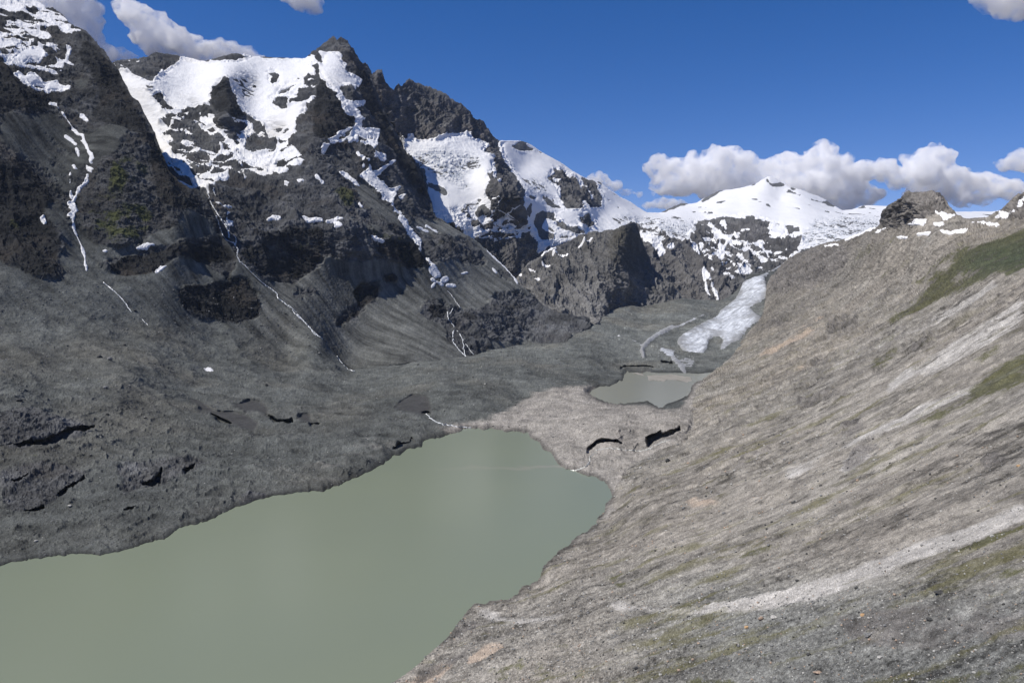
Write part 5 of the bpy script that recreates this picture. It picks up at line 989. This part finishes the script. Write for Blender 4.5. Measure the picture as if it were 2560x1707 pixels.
# the same slope carried on outside the picture, to the right of and below the camera
def slope_beyond():
    xs = np.arange(-300, 3300, 16.0); ys = np.arange(-700, 3000, 16.0); Xw, Yw = np.meshgrid(xs, ys)
    d = (Xw+91)*.925-(Yw-568)*.38; s_ = (Xw+91)*.38+(Yw-568)*.925
    z = np.where(d < 0, d*.5, baseline_z(s_)+.35*d+.0004*d*d-2.0); z = np.minimum(z, 900)
    P3 = np.stack([Xw, Yw, z], -1).astype(f32); z = z+fbm(P3, 140, 6, .55, off=470)*14*np.clip(d/200, 0, 1); P3[..., 2] = z
    sp, cp = math.sin(PITCH), math.cos(PITCH); zc = Yw*cp-(z-CAMZ)*sp; yc = Yw*sp+(z-CAMZ)*cp
    zs = np.where(zc > 1, zc, 1); px = CX+F*Xw/zs; py = CY-F*yc/zs
    out = (zc <= 1) | (px > 2700) | (py > 1800)
    out &= ~((np.abs(Xw) < 14) & (np.abs(Yw) < 14) & (z > CAMZ-6))
    keep = out[:-1, :-1] & out[1:, :-1] & out[:-1, 1:] & out[1:, 1:]
    class T: pass
    t = T(); idx = np.arange(Xw.size).reshape(Xw.shape); t.q = np.stack([idx[:-1, :-1], idx[:-1, 1:], idx[1:, 1:], idx[1:, :-1]], -1).reshape(-1, 4)
    Pf = P3.reshape(-1, 3); n = fbm(Pf, 60, 5, .65, off=472); g = sstep(.15, .4, fbm(Pf, 150, 5, .6, off=474))[:, None]
    col = np.array([.235, .218, .193])*(1+.6*n)[:, None]; col = col*(1-.6*g)+np.array([.07, .072, .03])*.6*g
    make_mesh('hillside', t, Pf, keep.ravel(), {'albedo': np.clip(col, .02, .6)}, M_right, 'continuation of the pale rubble slope beyond the right frame edge', 'slope')
slope_beyond()

# ================================================================== finding the ground under a picture point
def project(Pw):
    sp, cp = math.sin(PITCH), math.cos(PITCH); z = Pw[..., 2]-CAMZ
    zc = Pw[..., 1]*cp-z*sp; yc = Pw[..., 1]*sp+z*cp
    return CX+F*Pw[..., 0]/zc, CY-F*yc/zc, zc
class Surf:
    def __init__(s, sheets):
        P = np.concatenate([h.D2[~h.isback] for h in sheets]); N = np.concatenate([h.N[~h.isback] for h in sheets])
        x, y, z = project(P); ok = (x > -150) & (x < 2700) & (y > -150) & (y < 1800) & (z > 0)
        P, N, x, y, z = P[ok], N[ok], x[ok], y[ok], z[ok]; o = np.argsort(-z); s.P, s.N = P[o], N[o]
        s.g = np.full((1000, 1450), -1, np.int64); s.g[((y[o]+150)/2).astype(int), ((x[o]+150)/2).astype(int)] = np.arange(len(o))
    def at(s, x, y):
        i, j = int((x+150)/2), int((y+150)/2)
        for r in range(0, 12):
            blk = s.g[max(0, j-r):j+r+1, max(0, i-r):i+r+1]; v = blk[blk >= 0]
            if len(v):
                k = v.max(); return s.P[k].astype(float), s.N[k].astype(float)
        return None, None
SURF = Surf([A, B, C, Dh, E])

def foam_mat():
    m = bpy.data.materials.new('white_water'); m.use_nodes = True; nt = m.node_tree; b = nt.nodes['Principled BSDF']
    b.inputs['Roughness'].default_value = .5; g = nt.nodes.new('ShaderNodeNewGeometry'); n = nt.nodes.new('ShaderNodeTexNoise'); n.inputs['Scale'].default_value = .12; n.inputs['Detail'].default_value = 5
    cr = nt.nodes.new('ShaderNodeValToRGB'); cr.color_ramp.elements[0].position = .35; cr.color_ramp.elements[1].position = .6; cr.color_ramp.elements[0].color = (.30, .33, .35, 1); cr.color_ramp.elements[1].color = (.80, .82, .84, 1)
    nt.links.new(g.outputs['Position'], n.inputs['Vector']); nt.links.new(n.outputs['Fac'], cr.inputs[0]); nt.links.new(cr.outputs[0], b.inputs['Base Color']); return m
M_foam = foam_mat()
def silt_mat():
    m = bpy.data.materials.new('silty_water'); m.use_nodes = True; b = m.node_tree.nodes['Principled BSDF']; b.inputs['Roughness'].default_value = .3; b.inputs['Base Color'].default_value = (.50, .50, .46, 1); return m
M_silt = silt_mat()
def stream(name, paths, mat, label, category='stream', lift=1.6, seed=1):
    rg = random.Random(seed); V = []; Fc = []
    for k, pts, w in paths:
        q = fr(k, pts); w = list(w) if isinstance(w, tuple) else [w, w]; L = 0; segs = []
        for i in range(len(q)-1): segs.append(math.hypot(q[i+1][0]-q[i][0], q[i+1][1]-q[i][1]))
        tot = sum(segs); n = max(3, int(tot/1.6)); prev = None; line = []
        for i in range(n+1):
            d = tot*i/n; j = 0
            while j < len(segs)-1 and d > segs[j]: d -= segs[j]; j += 1
            t = d/max(segs[j], 1e-6); x = q[j][0]+(q[j+1][0]-q[j][0])*t; y = q[j][1]+(q[j+1][1]-q[j][1])*t
            x += rg.uniform(-.55, .55); p, nn = SURF.at(x, y)
            if p is None: continue
            if line and np.linalg.norm(p-line[-1][0]) > 0.05*p[1]: p = line[-1][0]*.6+p*.4
            line.append((p, nn, w[0]+(w[1]-w[0])*i/n))
        Ps = np.array([l[0] for l in line]); Ps[1:-1] = (Ps[:-2]+Ps[1:-1]*2+Ps[2:])/4
        base = len(V)
        for i, (p, nn, ww) in enumerate(line):
            a, b = Ps[max(0, i-1)], Ps[min(len(Ps)-1, i+1)]; t = b-a; t /= np.linalg.norm(t)+1e-9
            s = np.cross(t, nn); s /= np.linalg.norm(s)+1e-9; wm = ww*Ps[i][1]/F*rg.uniform(.55, 1.35)*.5
            c = Ps[i]+nn*lift*Ps[i][1]/2500
            for f_ in (-1, 0, 1): V.append(tuple(c+s*wm*f_+nn*(0.35 if f_ == 0 else -1.2)))
        for i in range(len(line)-1):
            o = base+i*3
            Fc += [(o, o+1, o+4, o+3), (o+1, o+2, o+5, o+4)]
    me = bpy.data.meshes.new(name); me.from_pydata(V, [], Fc); me.update(); me.materials.append(mat)
    ob = bpy.data.objects.new(name, me); SC.collection.objects.link(ob); return tag(ob, label, category, 'structure')
stream('waterfall', [('K6',[(75,120),(100,210),(150,300),(200,370),(240,430),(280,500),(290,570)],(2,4)),('K6',[(150,330),(190,440),(215,530),(260,590),(330,620),(375,680),(362,740),(390,800),(450,850),(500,905),(600,1000),(690,1060),(750,1105),(760,1150),(860,1230),(900,1260),(940,1300),(1070,1440),(1120,1490),(1200,1560)],(3,4)),
   ('K6',[(330,540),(355,570),(350,640),(330,610)],(2,2)),('K6',[(150,150),(130,90),(150,60)],(2,2)),('K6',[(230,400),(290,470),(285,560)],(3,2)),('K6',[(860,1225),(890,1240),(930,1310),(1000,1370)],(1.5,2)),('K6',[(1070,1430),(1110,1500),(1160,1530)],(1.5,1.5)),('M5',[(-20,900),(0,935),(30,970),(60,998),(100,1004)],(3.5,2))], M_foam, 'long white waterfall dropping down the gully beside the dark cliffs to the valley floor', 'waterfall', seed=3)
stream('waterfall', [('K7',[(458,872),(468,950),(500,1000),(530,1050),(518,1130),(522,1200),(560,1245),(600,1295),(650,1335)],(2.5,3)),('K7',[(512,868),(500,905),(468,935)],(2,2)),('K7',[(535,1055),(575,1105),(608,1150),(622,1230),(640,1335)],(2.2,2.6)),
   ('K7',[(465,690),(520,760),(560,820),(595,865)],(1.2,1.6)),('K7',[(620,1160),(680,1270),(720,1320)],(1,1))], M_foam, 'forked white waterfall running over the low rock cliffs at the slope foot', 'waterfall', seed=5)
stream('stream', [('L4',[(705,398),(760,440),(800,475),(850,530),(880,575),(900,600)],(2.2,2.2)),('L4',[(970,650),(1010,690)],(1.2,1))], M_foam, 'short thin white stream on the grey scree below the left gully', seed=6)
stream('stream', [('M5',[(590,1295),(625,1330),(660,1355),(720,1370),(800,1385),(900,1392)],(2,1.4))], M_foam, 'thin meltwater stream leaving the ice hollow above the big lake', seed=7)
stream('stream', [('M5',[(1750,1545),(1850,1530),(1960,1545),(2060,1550),(2100,1540),(2180,1500),(2260,1470)],(3,2.5)),('B8',[(1740,0),(1700,25),(1700,60),(1670,95),(1620,118),(1540,128),(1500,125)],(4.5,5))], M_silt, 'pale silty meltwater stream curving past the ice caves into the big lake', lift=1.6, seed=8)

# ================================================================== boulders
def rock_mesh(seed, sub=3, flat=.7, rough=.35):
    import bmesh
    bm = bmesh.new(); bmesh.ops.create_icosphere(bm, subdivisions=sub, radius=1.0); r = np.random.default_rng(seed)
    co = np.array([v.co[:] for v in bm.verts])
    for _ in range(9):                                       # chop flat faces like broken stone
        n = r.normal(size=3); n /= np.linalg.norm(n); d = r.uniform(.45, .85); h = co@n-d; co = np.where(h[:, None] > 0, co-h[:, None]*n*.92, co)
    co += (fbm(co*1.0+seed*3.1, .9, 4, .6)*rough*.35)[:, None]*co
    co *= [r.uniform(.9, 1.3), r.uniform(.7, 1.0), flat*r.uniform(.8, 1.1)]
    me = bpy.data.meshes.new('boulder')
    for v, c in zip(bm.verts, co): v.co = c
    bm.to_mesh(me); bm.free(); return me
def stone_mat(name, col):
    m = bpy.data.materials.new(name); m.use_nodes = True; nt = m.node_tree; N = nt.nodes; L = nt.links; b = N['Principled BSDF']; b.inputs['Roughness'].default_value = .9; b.inputs['Specular IOR Level'].default_value = .15
    tc = N.new('ShaderNodeTexCoord'); n = N.new('ShaderNodeTexNoise'); n.inputs['Scale'].default_value = 2.5; n.inputs['Detail'].default_value = 8; L.new(tc.outputs['Object'], n.inputs['Vector'])
    cr = N.new('ShaderNodeValToRGB'); cr.color_ramp.elements[0].position = .3; cr.color_ramp.elements[1].position = .7
    cr.color_ramp.elements[0].color = (*[c*.55 for c in col], 1); cr.color_ramp.elements[1].color = (*[min(1, c*1.35) for c in col], 1)
    L.new(n.outputs['Fac'], cr.inputs[0]); L.new(cr.outputs[0], b.inputs['Base Color'])
    bp = N.new('ShaderNodeBump'); bp.inputs['Strength'].default_value = .8; bp.inputs['Distance'].default_value = .2; L.new(n.outputs['Fac'], bp.inputs['Height']); L.new(bp.outputs[0], b.inputs['Normal']); return m
MS = dict(grey=stone_mat('grey_stone', (.20, .20, .195)), dark=stone_mat('dark_stone', (.07, .07, .068)), pale=stone_mat('pale_stone', (.42, .41, .38)), orange=stone_mat('orange_stone', (.50, .33, .18)), tan=stone_mat('tan_stone', (.38, .29, .22)))
BOUL = [  # x, y (2560 frame), width in px, kind, label
 (2480,1339,15,'pale','pale block-shaped boulder on the dark grassy edge of the grey scree band'),
 (2544,1163,11,'orange','bright orange boulder alone on grey scree at the right edge'),
 (2349,1479,26,'dark','long flat dark boulder lying on the stony slope below the green strip'),
 (2169,1586,22,'grey','large grey boulder with a deep black shadow in the stony foreground'),
 (2325,1546,17,'dark','upright dark boulder with tilted face in the coarse rubble'),
 (2020,1634,13,'dark','small black boulder beside brownish moss near the bottom of the slope'),
 (1670,1150,17,'dark','rounded dark boulder just right of the ice caves'),
 (1867,1568,11,'orange','small rusty orange boulder just under the pale scree fan'),
 (2044,1681,24,'tan','flat tan and grey boulder at the bottom edge of the slope'),
 (2140,1469,12,'dark','small dark boulder on the lower rim of the pale scree fan'),
 (2156,1536,12,'orange','reddish boulder among green-grey rubble above the big shadowed boulder'),
 (2325,1185,10,'dark','black boulder on smooth grey scree right of the white rock outcrop'),
 (1917,1321,10,'dark','small black boulder on plain grey rubble in the middle of the slope'),
 (1928,1304,7,'dark','tiny black stone above a slightly bigger black boulder mid-slope'),
 (2017,1383,9,'dark','dark boulder next to the long pale streak of scree'),
 (2559,1480,14,'grey','grey boulder cut by the right frame edge in dark rubble'),
 (2200,1640,14,'pale','whitish boulder in the coarse stony foreground under the flat dark boulder'),
 (1935,1540,16,'pale','pale blocky boulder in the stone heap below the pale fan'),
 (1900,1545,13,'tan','tan boulder at the left end of the stone heap below the pale fan'),
 (1590,1668,15,'dark','dark split boulder on green-grey rubble near the tan rock slabs'),
 (274,896,15,'grey','round-topped grey boulder casting shade on the dark scree'),
 (249,891,14,'dark','dark boulder just uphill of the round-topped grey one'),
 (262,970,13,'grey','lone grey boulder low on the dark scree slope'),
 (362,1043,10,'dark','black boulder on scree left of the grey ice walls'),
 (269,1035,9,'dark','small black boulder above the dark ledge outcrop'),
 (665,961,9,'dark','dark boulder on debris above the ice hollows'),
 (336,775,9,'dark','dark boulder at the end of the short white stream'),
 (311,862,8,'dark','small dark boulder high on the scree above the round-topped one'),
 (48,1001,15,'dark','wide black boulder above the dark ledge at the left edge'),
 (90,1351,9,'pale','white boulder near the shore at the left edge of the lake'),
 (175,1263,9,'pale','pale boulder on dark ground above the left shore'),
 (1044,909,7,'dark','tiny dark boulder on the debris field below the left waterfall'),
]
for i, (x, y, w, kind, lab) in enumerate(BOUL):
    p, n = SURF.at(x, y+w*.15)
    if p is None: continue
    me = rock_mesh(100+i, 3, .62 if w > 18 else .8); me.materials.append(MS[kind]); o = bpy.data.objects.new('boulder', me); SC.collection.objects.link(o)
    r = w*p[1]/F*.5; o.scale = (r, r, r); o.location = (p[0], p[1], p[2]+r*.30); o.rotation_euler = (random.Random(i).uniform(-.15, .15), random.Random(i+50).uniform(-.15, .15), random.Random(i+9).uniform(-.5, .5))
    tag(o, lab, 'boulder', None, 'boulders scattered on the slopes')

def scatter(name, S, sel, count, wlo, whi, mats, label, seed):
    """one object of countless loose stones: chopped low-poly lumps"""
    r = np.random.default_rng(seed); cand = np.where(sel & ~S.isback)[0]; pick = r.choice(cand, count, replace=True)
    protos = []
    for k in range(6):
        me = rock_mesh(700+seed*10+k, 1, .75); co = np.zeros(len(me.vertices)*3); me.vertices.foreach_get('co', co); fc = np.array([p.vertices[:] for p in me.polygons]); protos.append((co.reshape(-1, 3), fc)); bpy.data.meshes.remove(me)
    Vs, Fs, Ms = [], [], []; base = 0
    for n_, i in enumerate(pick):
        co, fc = protos[n_ % 6]; p = S.D2[i].astype(float); w = wlo*(whi/wlo)**(r.random()**2.2)*max(p[1], 150)/F*.5
        a = r.uniform(0, 6.28); ca, sa = math.cos(a), math.sin(a); c = co*w; c = np.stack([c[:, 0]*ca-c[:, 1]*sa, c[:, 0]*sa+c[:, 1]*ca, c[:, 2]], 1)+p+[0, 0, w*.25]
        Vs.append(c); Fs.append(fc+base); Ms.append(np.full(len(fc), r.choice(len(mats), p=[m_[1] for m_ in mats]))); base += len(co)
    V = np.concatenate(Vs); Fc = np.concatenate(Fs); Mi = np.concatenate(Ms).astype(np.int32)
    me = bpy.data.meshes.new(name); me.vertices.add(len(V)); me.vertices.foreach_set('co', V.astype(f32).ravel()); me.loops.add(Fc.size); me.loops.foreach_set('vertex_index', Fc.astype(np.int32).ravel())
    me.polygons.add(len(Fc)); me.polygons.foreach_set('loop_start', (np.arange(len(Fc))*3).astype(np.int32)); me.polygons.foreach_set('loop_total', np.full(len(Fc), 3, np.int32)); 
    for m_ in mats: me.materials.append(m_[0])
    me.polygons.foreach_set('material_index', Mi); me.update(calc_edges=True)
    o = bpy.data.objects.new(name, me); SC.collection.objects.link(o); return tag(o, label, 'rubble', 'stuff')
okB = ~inside(B.X, B.Y, LAKE) & (B.m(snowB) < .1)
lowB = okB & (B.Y > 1080)
scatter('rubble', B, lowB & ((B.Y > 1480) | (rng.random(len(B.X)) < .35)), 15000, 2.0, 10.0, [(MS['grey'], .50), (MS['dark'], .14), (MS['pale'], .26), (MS['tan'], .10)], 'countless loose grey, pale and tan stones strewn over the slope by the lake', 1)
okA = ~inside(A.X, A.Y, LAKE) & ~inside(A.X, A.Y, UPLAKE) & (A.Y > 700) & (A.m(iceA) < .1) & (A.m(wallA) < .1) & (A.X < 1500)
scatter('rubble', A, okA, 5000, 1.8, 6.0, [(MS['grey'], .60), (MS['dark'], .34), (MS['pale'], .06)], 'countless dark and grey stones on the scree and the lake shore', 2)

# ================================================================== clouds
def cloud_mat(density):
    m = bpy.data.materials.new('cloud'); m.use_nodes = True; nt = m.node_tree; nt.nodes.clear(); N = nt.nodes; L = nt.links; o = N.new('ShaderNodeOutputMaterial'); v = N.new('ShaderNodeVolumePrincipled')
    v.inputs['Color'].default_value = (1, 1, 1, 1); v.inputs['Anisotropy'].default_value = -0.35
    g = N.new('ShaderNodeNewGeometry'); n = N.new('ShaderNodeTexNoise'); n.inputs['Scale'].default_value = 1/200; n.inputs['Detail'].default_value = 6; n.inputs['Roughness'].default_value = .62
    r = N.new('ShaderNodeMapRange'); r.inputs['From Min'].default_value = .39; r.inputs['From Max'].default_value = .55; r.inputs['To Min'].default_value = 0; r.inputs['To Max'].default_value = density
    L.new(g.outputs['Position'], n.inputs['Vector']); L.new(n.outputs['Fac'], r.inputs['Value']); L.new(r.outputs[0], v.inputs['Density'])
    L.new(v.outputs[0], o.inputs['Volume']); return m
def cloud(label, frame, blobs, D, density=.006, seed=0, vox=38.0, depth=1.0):
    density *= 2.4; blobs = [(x, y, r*(1.12 if seed < 4 else 1.32)) for x, y, r in blobs]
    import bmesh
    rg = random.Random(seed); bm = bmesh.new(); balls = []
    for x, y, r in blobs:
        (sx, sy), = fr(frame, [(x, y)]); k = D/F; R = r/FR[frame][2]*k; c = pos(sx, sy, D)
        balls.append((c[0], c[1]+rg.uniform(-1, 1)*R*.5*depth, c[2], R, 0))
    out = list(balls)
    for lev, (nc, sc) in enumerate(((9, .46), (6, .42))):
        nxt = []
        for b in (balls if lev == 0 else out[len(balls):]):
            for _ in range(nc):
                u = rg.uniform(0, 6.283); z = rg.uniform(-.25, 1); q = math.sqrt(1-z*z); rr = b[3]*sc*rg.uniform(.6, 1.2); dd = b[3]*.92
                nxt.append((b[0]+math.cos(u)*q*dd, b[1]+math.sin(u)*q*dd, b[2]+z*dd*.8, rr, lev+1))
        out += nxt
    from mathutils import Matrix
    for b in out:
        if b[3] < vox*.8: continue
        bmesh.ops.create_icosphere(bm, subdivisions=2, radius=b[3], matrix=Matrix.Translation((b[0], b[1], b[2])) @ Matrix.Diagonal((1.1, 1.1, .82, 1)))
    me = bpy.data.meshes.new('cloud'); bm.to_mesh(me); bm.free(); me.materials.append(cloud_mat(density))
    o = bpy.data.objects.new('cloud', me); SC.collection.objects.link(o)
    md = o.modifiers.new('merge', 'REMESH'); md.mode = 'VOXEL'; md.voxel_size = vox
    for i, (sz, st) in enumerate(((420, 190), (150, 95), (60, 35))):
        t = bpy.data.textures.new(f'puff{seed}_{i}', 'CLOUDS'); t.noise_scale = sz; t.noise_depth = 3
        d = o.modifiers.new('puff', 'DISPLACE'); d.texture = t; d.strength = st; d.mid_level = .55; d.texture_coords = 'GLOBAL'
    return tag(o, label, 'cloud', None, 'fair-weather clouds over the mountains')
cloud('tall soft white cloud rising behind the left mountain ridge', 'K1', [(560,60,150),(700,60,170),(760,200,150),(640,-80,200),(820,330,120),(480,-60,120),(900,430,100),(980,520,110),(1080,560,100),(1200,560,80),(1260,600,60)], 14500, .0030, 1, depth=.7)
cloud('long slanting white cloud behind the snow basin', 'K1', [(1180,40,90),(1240,110,110),(1330,190,130),(1450,220,120),(1380,350,110),(1560,260,120),(1600,400,150),(1740,420,140),(1850,480,120),(1500,470,110),(1900,560,110),(1400,450,50),(2050,520,120),(2160,480,95),(2280,510,95),(2400,530,85),(2520,580,70),(2600,640,60)], 15500, .0042, 2, depth=.7)
cloud('small wispy cloud near the top of the frame left of the summit', 'P', [(660,-10,22),(690,-4,26),(715,8,20),(728,18,14),(640,-14,14)], 13500, .0032, 3, vox=30)
cloud('large white cumulus cloud behind the white pyramid peak', 'P', [(1510,385,20),(1540,395,26),(1580,385,24),(1560,420,34),(1600,415,34),(1660,375,34),(1700,378,26),(1640,415,36),(1720,410,34),(1770,390,26),(1820,395,30),(1880,370,30),(1890,400,36),(1840,430,38),(1780,440,40),(1700,450,34),(1900,440,40),(1950,425,34),(1985,450,28),(1620,440,22),(1530,425,26),(1930,465,28)], 16500, .0042, 4)
cloud('broad white cumulus cloud behind the flat-topped rock knob', 'P', [(1960,395,20),(2000,392,24),(2040,395,24),(2080,405,22),(2130,375,30),(2160,372,30),(2110,410,30),(2170,410,36),(2220,425,34),(2260,440,30),(2290,420,24),(2310,440,22),(2210,455,24),(2060,420,18),(2330,425,14),(2120,445,22)], 16000, .0036, 5)
cloud('small white cloud entering from the right frame edge', 'P', [(2310,378,14),(2340,370,20),(2370,372,26),(2400,380,26)], 15000, .0035, 6, vox=30)
cloud('grey-white cloud in the top right corner', 'P', [(2270,8,20),(2300,0,34),(2340,6,38),(2380,0,44),(2250,-14,20),(2330,30,16)], 12500, .0026, 7, vox=34)
cloud('low thin cloud over the snow saddle left of the white pyramid', 'P', [(1360,412,10),(1385,418,15),(1410,428,13),(1440,442,10),(1490,474,12),(1515,470,13),(1545,474,12),(1570,474,10),(1470,448,6),(1500,445,6)], 17000, .0032, 8, vox=30)
SC.cycles.volume_step_rate = 3.0; SC.cycles.volume_max_steps = 128; SC.cycles.volume_bounces = 90; SC.cycles.max_bounces = 90

# ================================================================== air
def haze():
    x0, x1, y0, y1, z0, z1 = -6500, 6500, -400, 11500, -60, 2250
    V = [(x, y, z) for z in (z0, z1) for y in (y0, y1) for x in (x0, x1)]; Fc = [(0,2,3,1),(4,5,7,6),(0,1,5,4),(2,6,7,3),(0,4,6,2),(1,3,7,5)]
    me = bpy.data.meshes.new('haze'); me.from_pydata(V, [], Fc); me.update(); m = bpy.data.materials.new('air'); m.use_nodes = True; nt = m.node_tree; nt.nodes.clear()
    o = nt.nodes.new('ShaderNodeOutputMaterial'); v = nt.nodes.new('ShaderNodeVolumePrincipled'); v.inputs['Color'].default_value = (.62, .76, 1.0, 1); v.inputs['Density'].default_value = 0.7e-5; v.inputs['Anisotropy'].default_value = .1
    nt.links.new(v.outputs[0], o.inputs['Volume']); me.materials.append(m); ob = bpy.data.objects.new('haze', me); SC.collection.objects.link(ob)
    tag(ob, 'thin pale blue mountain air between the camera and the far peaks', 'haze', 'stuff')
haze()
